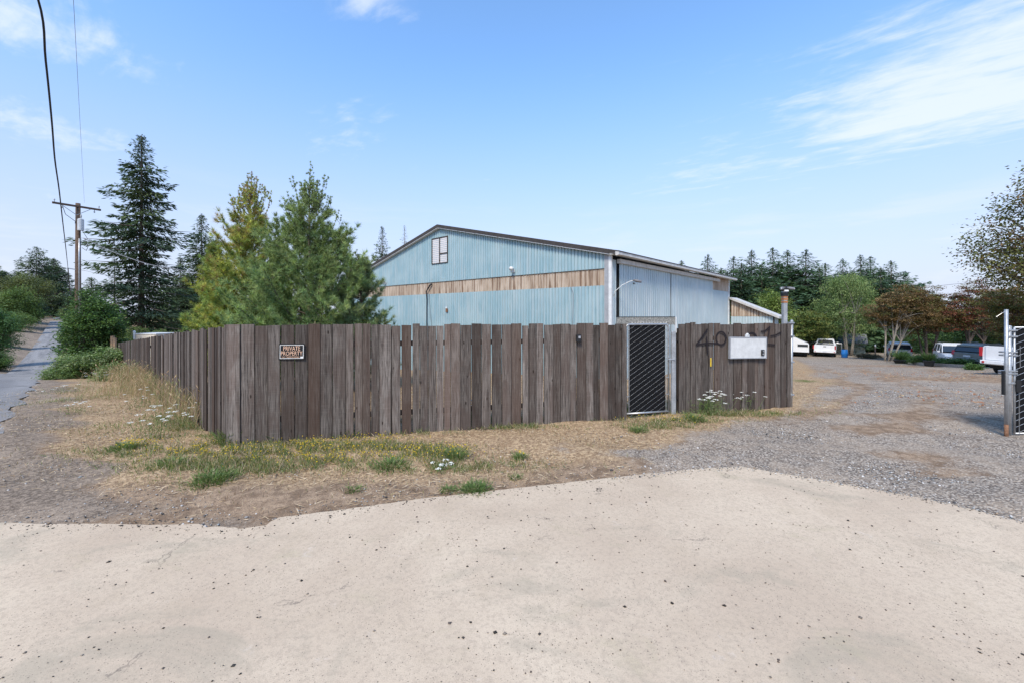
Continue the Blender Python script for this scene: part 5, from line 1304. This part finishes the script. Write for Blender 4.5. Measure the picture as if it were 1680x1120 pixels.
def conifer(name, lab, base, H, W, seed=0, nb=150, cols=None, density=1., droop=.25, sp=.34, z0=.06, group=None, ragged=.25, power=.85, cat='conifer', sparse_top=0., bare=False, bark='bark', topx=1.15):
    global rng, rnd
    rng = np.random.default_rng(seed + 500); rnd = random.Random(seed + 500)
    th = thing(name, lab, cat, tuple(base), rnd.uniform(0, 6.28), group)
    cols = cols or [(.030, .055, .030), (.042, .070, .036), (.022, .042, .026)]
    mb = MB(); r0 = H * .013 + .04
    mb.tube([(0, 0, -.3), (0, 0, H * .5), (0, 0, H)], [r0, r0 * .55, .015], 8)
    Vs, Fs, Cs = [], [], []; nv = 0
    for i in range(nb):
        u = (i + rnd.random()) / nb; zf = z0 + (1 - z0) * (1 - (1 - u) ** topx); zf = min(zf, .995)
        z = zf * H; a = i * 2.399 + rnd.uniform(-.4, .4)
        Lb = W / 2 * ((1 - zf) ** power) * min(1, .5 + (1 - zf) * 3.2) * (1 + rnd.uniform(-ragged, ragged) + (ragged if rnd.random() < .12 else 0)) + .10
        if zf < .18: Lb *= .75 + zf * 1.4
        ns = max(3, int(Lb / (sp * .42)))
        t_ = np.linspace(.08, 1, ns); rise = (.55 if zf > .88 else .12)
        dirh = np.array([math.cos(a), math.sin(a), 0])
        zc = z + Lb * (rise * t_ - droop * t_ ** 1.3 * (1.25 - zf) * 1.2 + .16 * t_ ** 4)
        pc = dirh[None] * (t_ * Lb)[:, None]; pc[:, 2] = zc
        mb.tube([(0, 0, z), tuple(pc[len(pc) // 2]), tuple(pc[-1])], [max(.012, Lb * .014), Lb * .008 + .004, .003], 4, caps=False)
        k = int(9 * density); P = np.repeat(pc, k, 0); n = len(P); tt = np.repeat(t_, k)
        side = np.array([-math.sin(a), math.cos(a), 0]); sgn = rng.choice([-1., 1.], n)
        wdt = Lb * .30 * np.sin(np.clip(tt, .1, 1) * 2.6) + sp * .3
        lat = rng.uniform(0, 1, n) ** .8 * wdt
        P = P + side[None] * (sgn * lat)[:, None] + rng.normal(0, sp * .14 * min(1, Lb), (n, 3)); P[:, 2] -= lat * .28 + np.abs(rng.normal(0, sp * .22, n))
        D = unit(side[None] * (sgn * rng.uniform(.1, 1., n))[:, None] + dirh[None] * rng.uniform(.3, 1.1, n)[:, None] + np.stack([np.zeros(n), np.zeros(n), rng.uniform(-.65, .15, n)], 1))
        Nn = unit(UP[None] + rng.normal(0, .55, (n, 3)))
        ln = sp * rng.uniform(.6, 1.25, n) * (.35 + .65 * min(1, Lb / (2.2 * sp + .6)))
        bc = palette(1, cols, .2)[0]; col = bc[None] * (1 + rng.uniform(-.35, .45, (n, 1))) * (1 + .35 * tt[:, None] ** 3)
        V, Fc, c_ = leaves(P, D, Nn, ln, ln * .30, col)
        Vs.append(V); Fs.append(Fc + nv); Cs.append(c_); nv += len(V)
    # leader
    n = int(36 * density); zt = H * (1.0 - .07 * rng.uniform(0, 1, n) ** .7); P = np.stack([np.zeros(n), np.zeros(n), zt], 1); a = rng.uniform(0, 6.28, n)
    V, Fc, c_ = leaves(P, np.stack([np.cos(a), np.sin(a), np.full(n, 1.6)], 1), rdir(n), sp * .5, sp * .16, palette(n, cols, .2)); Vs.append(V); Fs.append(Fc + nv); Cs.append(c_)
    npmesh('crown', np.vstack(Vs), np.vstack(Fs), M['needle'], th, np.vstack(Cs))
    mb.build('trunk', M[bark], th, smooth=True)
    return th
def copy_tree(src, lab, loc, s, rz, group=None):
    o = src.copy(); COL.objects.link(o); o.location = loc; o.scale = s if isinstance(s, tuple) else (s, s, s); o.rotation_euler = (0, 0, rz); o['label'] = lab
    if group: o['group'] = group
    for ch in src.children:
        c = ch.copy(); COL.objects.link(c); c.parent = o
    return o
def pine(name, lab, base, H, W, tips, cols, tipcols, seed, nb=95, bare_from=.72, skirt=0.):
    """young long-needled pine: upswept limbs carrying brush-like needle tufts"""
    global rng, rnd
    rng = np.random.default_rng(seed); rnd = random.Random(seed)
    th = thing(name, lab, 'pine tree', tuple(base))
    mb = MB(); mb.tube([(0, 0, -.3), (.02, 0, H * .5), (0, .02, H)], [.10, .06, .010], 8)
    TP, TD, TS, TC = [], [], [], []
    def shoot(a, b, r, dens, size):
        a = Vector(a); b = Vector(b); l = (b - a).length; n = max(3, int(l / .085 * dens))
        bend = Vector((rnd.uniform(-.05, .05), rnd.uniform(-.05, .05), -l * .10)); pts_ = curve_pts(a, b, bend, 5)
        mb.tube(pts_, [r, r * .8, r * .6, r * .4, r * .2], 5, caps=False)
        for k in range(n):
            u = .25 + .75 * (k + rnd.random()) / n; i = min(3, int(u * 4)); f = u * 4 - i
            p = pts_[i].lerp(pts_[i + 1], f); d = (pts_[i + 1] - pts_[i]).normalized()
            TP.append(p); TD.append(d); TS.append(size * rnd.uniform(.8, 1.25)); TC.append(u)
    for i in range(nb):
        u = (i + rnd.random()) / nb; zf = .04 + .93 * u; a = i * 2.399 + rnd.uniform(-.5, .5)
        L = W / 2 * min(1., max(.02, (.97 - zf)) * 1.42) * rnd.uniform(.72, 1.15) + .07
        if zf < .2: L *= .85 + zf * .7
        rise = L * (.45 + .7 * zf) * rnd.uniform(.7, 1.25)
        p0 = Vector((0, 0, zf * H)); p1 = Vector((math.cos(a) * L, math.sin(a) * L, min(H * 1.0, zf * H + rise)))
        bare = zf > bare_from
        shoot(p0, p1, .022 * (1.2 - zf) + .006, .8 if not bare else .75, .16 if not bare else .075)
        for s in range(int(4 + L * 5.6)):
            v = rnd.uniform(.25, .98); q = p0.lerp(p1, v); q.z -= L * .10 * math.sin(v * math.pi)
            a2 = a + rnd.choice([-1, 1]) * rnd.uniform(.35, 1.3); l2 = L * rnd.uniform(.18, .36) * (1.15 - v * .5) + .10
            shoot(q, q + Vector((math.cos(a2) * l2, math.sin(a2) * l2, l2 * rnd.uniform(.25, 1.3) + (.2 if bare else 0))), .007, .9, .15 if not bare else .07)
    for dx, dy, z_, dz in tips:       # thin vertical leaders standing above the crown
        shoot((dx * .55, dy * .55, z_ - .45), (dx, dy, z_ + dz), .013, 1.0, .06)
        for k in range(4):
            a = rnd.uniform(0, 6.28); shoot((dx, dy, z_ + dz * rnd.uniform(.1, .8)), (dx + math.cos(a) * .13, dy + math.sin(a) * .13, z_ + dz * rnd.uniform(.6, 1.)), .006, 1., .05)
    TP = np.array(TP); TD = np.array(TD); TS = np.array(TS); n = len(TP)
    per = 26; P = np.repeat(TP, per, 0); D0 = np.repeat(TD, per, 0); S = np.repeat(TS, per)
    D = unit(D0 * rng.uniform(.5, 1.7, (n * per, 1)) + rdir(n * per)); D[:, 2] += .12
    zrel = TP[:, 2] / H
    kc = palette(n, cols, .2); kt = palette(n, tipcols, .25); w_ = sm(.35, .9, zrel + rng.normal(0, .25, n))[:, None]
    col = kc * (1 - w_) + kt * w_
    col = col * (1 + rng.uniform(-.28, .28, (n, 1)))
    V, Fc, c_ = leaves(P + D * .01, D, rdir(n * per), S * rng.uniform(.7, 1.15, n * per), .0105 + S * .012, np.repeat(col, per, 0) * (1 + rng.uniform(-.2, .25, (n * per, 1))), 'tri')
    npmesh('crown', V, Fc, M['needle'], th, c_)
    mb.build('trunk', M['bark'], th, smooth=True)
    return th

def lz_(px, py, Y, b): return at(px, py, Y).z - b
# the two young pines behind the fence (and two lower companions filling the group)
Y1 = 13.6; b = gx(410, Y1 + .4); H1 = at(410, 300, Y1).z - b.z
pine('yellow_pine', 'yellowing young pine with bare tall tips, left of the green pine', b, H1, 3.4,
     [((410 - 410 + dx) * Y1 / F, 0.1, H1 - .15 + ddz, dz) for dx, ddz, dz in ((0, 0, .72), (8, -.1, .65), (-15, -.15, .42), (22, -.4, .55), (33, -.5, .5), (-36, -.6, .35), (-8, -.1, .5), (15, -.2, .5), (-24, -.5, .3))],
     [(.40, .44, .10), (.30, .39, .11), (.47, .48, .11), (.22, .32, .10)], [(.42, .42, .09), (.32, .36, .09), (.36, .25, .10)], 3, nb=125, bare_from=.80)
Y2 = 12.4; b = gx(507, Y2 + .3); H2 = at(507, 300, Y2).z - b.z
pine('green_pine', 'green young pine with spiky tips beside the yellowing pine', b, H2, 4.1,
     [(dx * Y2 / F, 0.1, H2 - .2 + ddz, dz) for dx, ddz, dz in ((0, 0, .95), (-31, -.2, .75), (24, -.15, .75), (5, -.1, .6), (-10, -.1, .5), (48, -1.1, .55), (34, -.5, .4), (-44, -.7, .5), (12, -.1, .55))],
     [(.21, .31, .12), (.27, .37, .14), (.16, .25, .11), (.33, .41, .15)], [(.20, .26, .10), (.26, .32, .12)], 4, nb=130, bare_from=.80)
Y3 = 12.8; b = gx(592, Y3); H3 = at(590, 425, Y3).z - b.z
pine('short_pine', 'shorter bluish green pine touching the barn gable', b, H3, 2.1,
     [(dx * Y3 / F, 0, H3 - .3 + ddz, dz) for dx, ddz, dz in ((-4, 0, .45), (12, -.5, .4), (-22, .1, .5))],
     [(.14, .23, .12), (.23, .31, .20), (.12, .19, .10)], [(.25, .28, .12), (.18, .25, .12)], 5, nb=60, bare_from=.95)
Y4 = 15.0; b = gx(352, Y4); H4 = at(345, 400, Y4).z - b.z
pine('low_pine', 'low yellow green pine at the left foot of the yellowing pine', b, H4, 1.5, [(-.2, 0, H4 - .2, .3)],
     [(.24, .33, .09), (.31, .36, .09), (.15, .24, .09)], [(.30, .31, .07), (.16, .22, .07)], 6, nb=70, bare_from=.95)
# tall conifers on the left
dk = [(.042, .072, .038), (.062, .095, .046), (.032, .054, .034), (.075, .105, .045)]
Y = 44.; b = gx(232, Y); conifer('fir_tree', 'tallest dark conifer standing alone right of the utility pole', b, at(232, 222, Y).z - b.z, 8.8, 21, nb=185, cols=dk, droop=.42, sp=.50, ragged=.58, power=.62, density=1.5)
Y = 60.; b = gx(331, Y); c2_ = conifer('fir_tree', 'dark conifer rising behind the yellowing pine', b, at(331, 352, Y).z - b.z, 9.5, 22, nb=170, cols=dk, droop=.3, sp=.55, ragged=.3, power=.7, density=1.1)
Y = 55.; b = gx(188, Y); conifer('fir_tree', 'small loose conifer half hidden left of the tallest one', b, at(188, 424, Y).z - b.z, 5.0, 23, nb=110, cols=dk, droop=.25, sp=.4, ragged=.35, density=1.0)
Y = 58.; b = gx(296, Y); copy_tree(c2_, 'conifer between the tallest one and the one behind the yellowing pine', tuple(b), (at(296, 425, Y).z - b.z) / (at(331, 352, 60.).z - g(*gx(331, 60.)[:2])), 1.0)
Y = 62.; b = gx(356, Y); copy_tree(c2_, 'conifer just right of the one behind the yellowing pine', tuple(b), (.9, .9, .86), 2.3)
hg = at(331, 352, 60.).z - g(*gx(331, 60.)[:2])
for px, py, Y, lab in ((268, 452, 66, 'short conifer in the gap right of the tallest one'), (310, 448, 70, 'distant conifer filling the gap behind the service cable')):
    b = gx(px, Y); s = (at(px, py, Y).z - b.z) / hg; copy_tree(c2_, lab, tuple(b), s, px)
Y = 78.; b = gx(627, Y); f1 = conifer('fir_tree', 'dark conifer tip above the left slope of the barn roof', b, at(627, 371, Y).z - b.z, 9, 24, nb=120, cols=dk, droop=.28, sp=.55, ragged=.35, density=.9)
Y = 84.; b = gx(664, Y); conifer('fir_tree', 'thin pale conifer tip nearest the barn ridge', b, at(664, 370, Y).z - b.z, 7.5, 25, nb=95, cols=[(.06, .075, .05), (.08, .085, .05)], droop=.22, sp=.42, ragged=.3, density=.5)
Y = 80.; b = gx(603, Y); copy_tree(f1, 'lower conifer left of the tip above the barn roof', tuple(b), .78, 1.2)
# conifers at the far left, above the road
Y = 300.; b = gx(60, Y); conifer('cedar_tree', 'open layered conifer farthest left on the skyline', b, at(60, 405, Y).z - b.z, 33, 26, nb=110, cols=dk, droop=.10, sp=1.7, ragged=.35, density=.8, z0=.2, power=.6)
Y = 330.; b = gx(88, Y); f2 = conifer('cedar_tree', 'dense dark conifer above the top of the road', b, at(85, 424, Y).z - b.z, 38, 27, nb=170, cols=dk, droop=.2, sp=1.8, ragged=.18, density=1.3, power=.75)
for px, py, Y, s in ((8, 445, 210, .8), (-14, 430, 200, .95), (30, 446, 260, .8), (106, 485, 340, .8), (128, 470, 260, 1.0), (150, 488, 240, .7), (114, 500, 300, .8), (76, 503, 345, .8), (95, 507, 350, .8)):
    b = gx(px, Y); h0 = at(85, 424, 330.).z - g(*gx(88, 330.)[:2]); s_ = (at(px, py, Y).z - b.z) / h0
    copy_tree(f2, {8: 'dark conifer at the left picture edge above the rounded trees', -14: 'conifer cut by the left picture edge', 30: 'small conifer tip between the left edge and the open layered conifer', 106: 'distant conifer straight above the road crest', 128: 'distant conifer behind the utility pole', 150: 'distant conifer right of the utility pole',
               114: 'very distant conifer right of the road crest', 76: 'very distant conifer left of the road crest', 95: 'very distant conifer ending the view up the road'}[px], tuple(b), (s_ * 1.1, s_ * 1.1, s_), px)
# rounded broadleaf trees left of the road
gdk = [(.08, .14, .042), (.115, .185, .052), (.06, .105, .036)]; gmd = [(.13, .19, .055), (.10, .16, .045), (.17, .22, .075)]
Y = 175.; b = gx(37, Y); broadleaf('round_tree', 'big rounded green tree left of the rising road', 'tree', b, at(45, 468, Y).z - b.z, 18, 520, 34, .55, 2.2, gmd + gdk, .12, 1, 31, shell=.6)
Y = 195.; b = gx(40, Y); broadleaf('round_tree', 'olive tree crown behind the big rounded tree', 'tree', b, at(45, 447, Y).z - b.z, 22, 360, 30, .62, 2.6, [(.12, .15, .06), (.15, .17, .07)], .12, 1, 32)
Y = 70.; b = gx(-10, Y) ; broadleaf('round_tree', 'fresh green tree cut by the left picture edge above the verge', 'tree', b, at(0, 496, Y).z - b.z, 7.2, 420, 34, .26, 1.0, [(.08, .165, .06), (.06, .12, .04), (.11, .195, .07)], .04, 1, 33)
Y = 100.; b = gx(10, Y); broadleaf('road_shrub', 'dark shrub between the fresh green tree and the rising road', 'shrub', b, 9.5, 8, 260, 34, .24, .8, gdk, .0, 1, 34)
Y = 150.; b = gx(33, Y); broadleaf('road_shrub', 'shrub mass low beside the road crest on the left', 'shrub', b, 9, 11, 260, 30, .32, 1.1, gdk + gmd, .0, 1, 35)
Y = 62.; b = gx(-12, Y); broadleaf('road_shrub', 'dark shrub under the tree at the left picture edge', 'shrub', b, 3.0, 4.5, 240, 34, .2, .7, gdk, .0, 1, 36)
# right of the hill road: bushes behind the dark bush
Y = 130.; b = gx(128, Y); broadleaf('road_shrub', 'yellow green shrub overhanging the right side of the road hill', 'shrub', b, 11, 9, 260, 34, .22, .8, gmd + [(.16, .20, .05)], .0, 1, 37)
Y = 90.; b = gx(140, Y); broadleaf('round_tree', 'dark tree behind the pole base along the road', 'tree', b, 12, 8, 260, 34, .34, 1.2, gdk, .0, 1, 38)
# bush in front of the pole
Y = 24.5; b = gx(147, Y); b.z -= .1
broadleaf('laurel_bush', 'big dark glossy bush hiding the foot of the utility pole', 'bush', b, at(133, 472, Y).z - b.z, 3.6, 560, 34, .125, .42, [(.05, .105, .030), (.075, .14, .038), (.036, .072, .024), (.12, .20, .055)], .0, 3, 41, shell=.62)
Y = 25.5; b = gx(183, Y); broadleaf('young_maple', 'light yellow green sapling right of the dark bush', 'sapling', b, at(180, 507, Y).z - b.z, 1.7, 160, 26, .12, .3, [(.14, .20, .05), (.19, .24, .07), (.10, .16, .04)], .1, 2, 42)
Y = 36.; b = gx(150, Y); conifer('arborvitae', 'pointed green arborvitae top above the dark bush', b, at(150, 456, Y).z - b.z, 4.6, 43, nb=150, cols=[(.075, .12, .035), (.06, .10, .03)], droop=-.3, sp=.25, ragged=.1, power=.7, density=1.4, cat='arborvitae')
# bramble thicket
def bramble(px, Y, H, W, lab, seed, n=420):
    b = gx(px, Y); b.z -= .15; return broadleaf('bramble', lab, 'bramble', b, H, W, n, 30, .085, .26, [(.12, .19, .055), (.17, .24, .085), (.08, .13, .04), (.24, .29, .14)], .0, 2, seed, squash=.45, shell=.5)
bramble(172, 21.0, 1.75, 3.2, 'tallest part of the bramble thicket against the end of the fence', 51, 520)
bramble(132, 20.6, 1.35, 2.6, 'middle of the bramble thicket between road and fence end', 52)
bramble(102, 20.3, .80, 2.0, 'low edge of the bramble thicket spilling to the road', 53, 300)
bramble(186, 18.6, .95, 1.7, 'leafy bramble mound beside the tall tawny grass', 54, 300)
# hedge row over the left fence
for px, py, Y in ((204, 541, 31), (216, 537, 31), (227, 537, 31.5), (238, 540, 32), (257, 543, 32), (267, 541, 32), (284, 545, 32)):
    b = gx(px, Y); h = at(px, py, Y).z - b.z
    lab = {204: 'leftmost bright arborvitae of the row over the left fence', 216: 'second bright arborvitae from the left over the fence', 227: 'third bright arborvitae from the left over the fence', 238: 'arborvitae of the row directly above the cream trailer', 257: 'short arborvitae right of the cream trailer', 267: 'second short arborvitae right of the cream trailer', 284: 'last arborvitae of the row beside the low pine'}[px]
    if px == 204: ab = conifer('arborvitae', lab, b, h, 1.0, 61, nb=130, cols=[(.13, .19, .045), (.10, .16, .04), (.16, .22, .06)], droop=-.5, sp=.13, ragged=.1, power=.5, density=1.3, cat='arborvitae', group='arborvitae row over the left fence'); h_ab = h
    else: copy_tree(ab, lab, tuple(b), (1, 1, h / h_ab), px)
b = gx(200, 28.); broadleaf('road_shrub', 'green shrub low between the sapling and the arborvitae row', 'shrub', b, at(200, 545, 28).z - b.z, 1.8, 160, 30, .11, .3, gmd, .0, 2, 62)

# ------------------------------------------------------------------ trees on the right
ck = [(.060, .108, .055), (.085, .14, .065), (.045, .080, .047)]
kinds = [conifer('spruce_tree', 'x', (0, 0, 0), 15, 10, 71 + i, nb=140, cols=ck, droop=.04, sp=.50, ragged=.45, power=.95, density=1.25, z0=.02, topx=.88, group='conifer row behind the yard') for i in range(3)]
row = [(1118, 428, 66, 'conifer tips just above the barn eave, left end of the row'), (1161, 418, 64, 'conifer above the far end of the barn eave'), (1183, 440, 60, 'small conifer right of the barn eave end'), (1203, 421, 62, 'conifer above the annex roof'), (1233, 411, 60, 'second tall conifer right of the barn'),
       (1268, 407, 62, 'conifer straight above the light mast, left of it'), (1292, 411, 64, 'conifer tip straight above the light mast, right of it'), (1322, 410, 60, 'tallest broad conifer between light mast and willow'), (1354, 432, 66, 'shorter conifer left of the willow crown'), (1383, 425, 70, 'conifer tip behind the left side of the willow'),
       (1412, 419, 62, 'conifer tip above the willow crown'), (1428, 421, 66, 'thin conifer tip right of the willow crown'), (1462, 428, 60, 'broad conifer above the left red maple'), (1486, 446, 63, 'last conifer of the row above the left red maple'), (1530, 478, 70, 'small distant conifer between the two red maples')]
for i, (px, py, Y, lab) in enumerate(row):
    b = gx(px, Y); h = at(px, py, Y).z - b.z; s = h / 15
    k = kinds[i % 3]
    if i < 3: k.location = b; k.scale = (s * 1.3, s * 1.3, s); k['label'] = lab
    else: copy_tree(k, lab, tuple(b), (s * rnd.uniform(1.2, 1.6), s * rnd.uniform(1.2, 1.6), s), i * 1.7, 'conifer row behind the yard')
for i, (px, py, Y) in enumerate([(1216, 432, 56), (1250, 434, 57), (1345, 438, 57), (1445, 440, 57), (1510, 474, 58), (1565, 500, 64), (1620, 500, 64), (1680, 490, 64), (1740, 480, 64)]):
    b = gx(px, Y); h = at(px, py, Y).z - b.z; s = h / 15
    copy_tree(kinds[(i + 1) % 3], ['lower conifer filling the row behind the annex', 'lower conifer behind the light mast', 'lower conifer left of the willow', 'lower conifer right of the willow', 'low conifer behind the left red maple', 'low conifer between the two red maples', 'low conifer behind the right red maple', 'low conifer behind the gate at the right', 'low conifer outside the right picture edge'][i], tuple(b), (s * 1.5, s * 1.5, s), i * 2.1, 'conifer row behind the yard')
wil = [(.18, .25, .085), (.14, .21, .07), (.24, .30, .115), (.11, .17, .06)]
Y = 49.; b = gx(1393, Y); broadleaf('willow_tree', 'large light green willow behind the white pickup and shed', 'tree', b, at(1393, 443, Y).z - b.z, 8.6, 760, 34, .20, .62, wil, .27, 4, 81, droop=.55, bark='bark_light', shell=.5)
Y = 45.; b = gx(1268, Y); broadleaf('birch_tree', 'bright yellow green tree between annex roof and light mast', 'tree', b, at(1268, 470, Y).z - b.z, 4.6, 300, 32, .16, .5, [(.18, .25, .06), (.14, .20, .05), (.22, .28, .08)], .15, 2, 82)
Y = 50.; b = gx(1322, Y); broadleaf('vine_maple', 'yellow green maple with layered leaves above the camper trailer', 'tree', b, at(1322, 503, Y).z - b.z, 6.4, 380, 34, .18, .55, [(.17, .21, .06), (.10, .15, .04), (.22, .23, .07), (.06, .10, .03)], .2, 2, 83, layered=True)
Y = 54.; b = gx(1335, Y); broadleaf('dark_shrub', 'dark shrub mass behind camper trailer and pickup', 'shrub', b, 3.6, 8, 300, 30, .2, .7, gdk, .0, 1, 84)
Y = 56.; b = gx(1430, Y); broadleaf('dark_shrub', 'dark shrub mass right of the grey shed', 'shrub', b, 3.8, 7, 300, 30, .2, .7, gdk, .0, 1, 85)
rd1 = [(.18, .115, .05), (.24, .15, .07), (.11, .08, .035), (.16, .16, .055), (.29, .20, .10), (.13, .085, .04)]
rd2 = [(.22, .07, .045), (.15, .055, .04), (.28, .13, .08), (.14, .13, .05), (.20, .19, .07)]
Y = 39.; b = gx(1457, Y); m1 = broadleaf('japanese_maple', 'bronze layered maple spreading above the silver suv', 'maple tree', b, at(1480, 464, Y).z - b.z, 6.8, 820, 34, .13, .42, rd1, .30, 5, 91, lean=(1.7, 0), layered=True, bark='bark_light')
Y = 39.; b = gx(1522, Y); broadleaf('japanese_maple', 'bronze green maple between silver suv and white suv', 'maple tree', b, at(1522, 478, Y).z - b.z, 5.4, 620, 34, .13, .42, rd1 + [(.17, .16, .05)], .30, 5, 92, layered=True, bark='bark')
Y = 37.; b = gx(1600, Y); broadleaf('japanese_maple', 'dark red maple above the grey suv', 'maple tree', b, at(1600, 457, Y).z - b.z, 7.0, 900, 34, .13, .42, rd2, .28, 4, 93, layered=True)
Y = 29.; b = gx(1672, Y); broadleaf('japanese_maple', 'olive red maple behind the drive gate', 'maple tree', b, at(1665, 470, Y).z - b.z, 5.4, 560, 34, .12, .40, [(.19, .19, .06), (.24, .20, .07), (.14, .15, .05), (.22, .11, .05)], .26, 3, 94, layered=True)
Y = 44.; b = gx(1545, Y); broadleaf('dark_shrub', 'dark shrub mass behind the white suv', 'shrub', b, 3.4, 8, 300, 30, .18, .7, gdk, .0, 1, 95)
Y = 38.; b = gx(1640, Y); broadleaf('dark_shrub', 'dark shrub mass behind grey suv and nearest pickup', 'shrub', b, 3.6, 8, 320, 30, .18, .7, gdk, .0, 1, 96)
Y = 34.; b = gx(1720, Y); broadleaf('dark_shrub', 'dark shrub behind the drive gate', 'shrub', b, 3.6, 6, 300, 30, .16, .7, gdk, .0, 1, 97)
# big sparse tree at the right edge
Y = 24.; b = gx(1728, Y); broadleaf('cherry_tree', 'tall loose leaved tree reaching in from the right picture edge', 'tree', b, at(1700, 240, Y).z - b.z, 8.8, 760, 28, .17, .74, [(.13, .15, .05), (.19, .19, .06), (.21, .13, .06), (.10, .10, .04)], .26, 1, 98, squash=.8, shell=.5, nl=170)
# hedge, fern and potted plants under the maples
for px, Y, H_, W_, lab, sd in ((1480, 36.5, 1.1, 1.8, 'fresh green shrub in front of the silver suv', 101), (1548, 31.5, .62, 2.6, 'low dark hedge left part behind the timber border', 102), (1585, 30., .62, 2.4, 'low dark hedge right part behind the timber border', 103), (1508, 33., .8, 1.5, 'dark leafy plants at the maple foot', 104), (1422, 44., .55, 2.6, 'brown brush pile beside the willow trunks', 105), (1597, 24.5, .28, .5, 'small bright weed at the right end of the timber border', 106)):
    b = gx(px, Y); cols = gdk if sd in (102, 103, 104) else ([(.13, .10, .06), (.10, .09, .05)] if sd == 105 else [(.07, .14, .04), (.10, .17, .05)])
    broadleaf('low_hedge' if sd in (102, 103) else ('brush_pile' if sd == 105 else 'shrub'), lab, 'hedge' if sd in (102, 103) else ('brush pile' if sd == 105 else 'shrub'), b, H_, W_, 150, 26, .09, .22, cols, .0, 2, sd)
for px, Y, r, h, lab in ((1524, 30.5, .32, .42, 'black planter pot with spiky plant by the timber border'), (1478, 34.5, .5, .3, 'wide low black planter under the fresh green shrub')):
    th, p = pot(px, Y, r, h, lab)
    n = 160; a = rng.uniform(0, 6.28, n); P = np.stack([np.cos(a) * .1, np.sin(a) * .1, np.full(n, h)], 1); l = rng.uniform(.2, 1.1, n)
    V, Fc, c_ = leaves(P, np.stack([np.cos(a) * l, np.sin(a) * l, np.ones(n)], 1), rdir(n), rng.uniform(.4, .8, n), .05, palette(n, gdk, .2)); npmesh('leaves', V, Fc, M['leaf'], th, c_)
p = gx(1436, 45); th = thing('marker_post', 'thin white topped post beside the brush pile', 'post', tuple(p))
mb = MB(); mb.tube([(0, 0, 0), (0, 0, 1.2)], .06, 8); mb.build('post', M['bark'], th)
mb = MB(); mb.tube([(0, 0, 1.2), (0, 0, 1.42)], .065, 8); mb.build('cap', M['white_paint'], th)
# chain link fence far behind pickup
th = thing('yard_fence', 'low wire fence behind camper trailer and white pickup', 'fence', tuple(gx(1322, 50)), -R(36))
mb = MB(); mb.tube([(0, 0, 1.5), (3.4, 0, 1.5)], .03, 6); mb.build('top_rail', M['galvanised'], th)
for k in range(3):
    mb = MB(); mb.tube([(k * 1.7, 0, 0), (k * 1.7, 0, 1.52)], .03, 6); mb.build('post', M['galvanised'], th)
mb = MB()
for k in range(34): mb.tube([(k * .1, 0, 0), (k * .1 + .05, 0, 1.5)], .004, 3, caps=False)
mb.build('wire_mesh', M['galv_dull'], th)
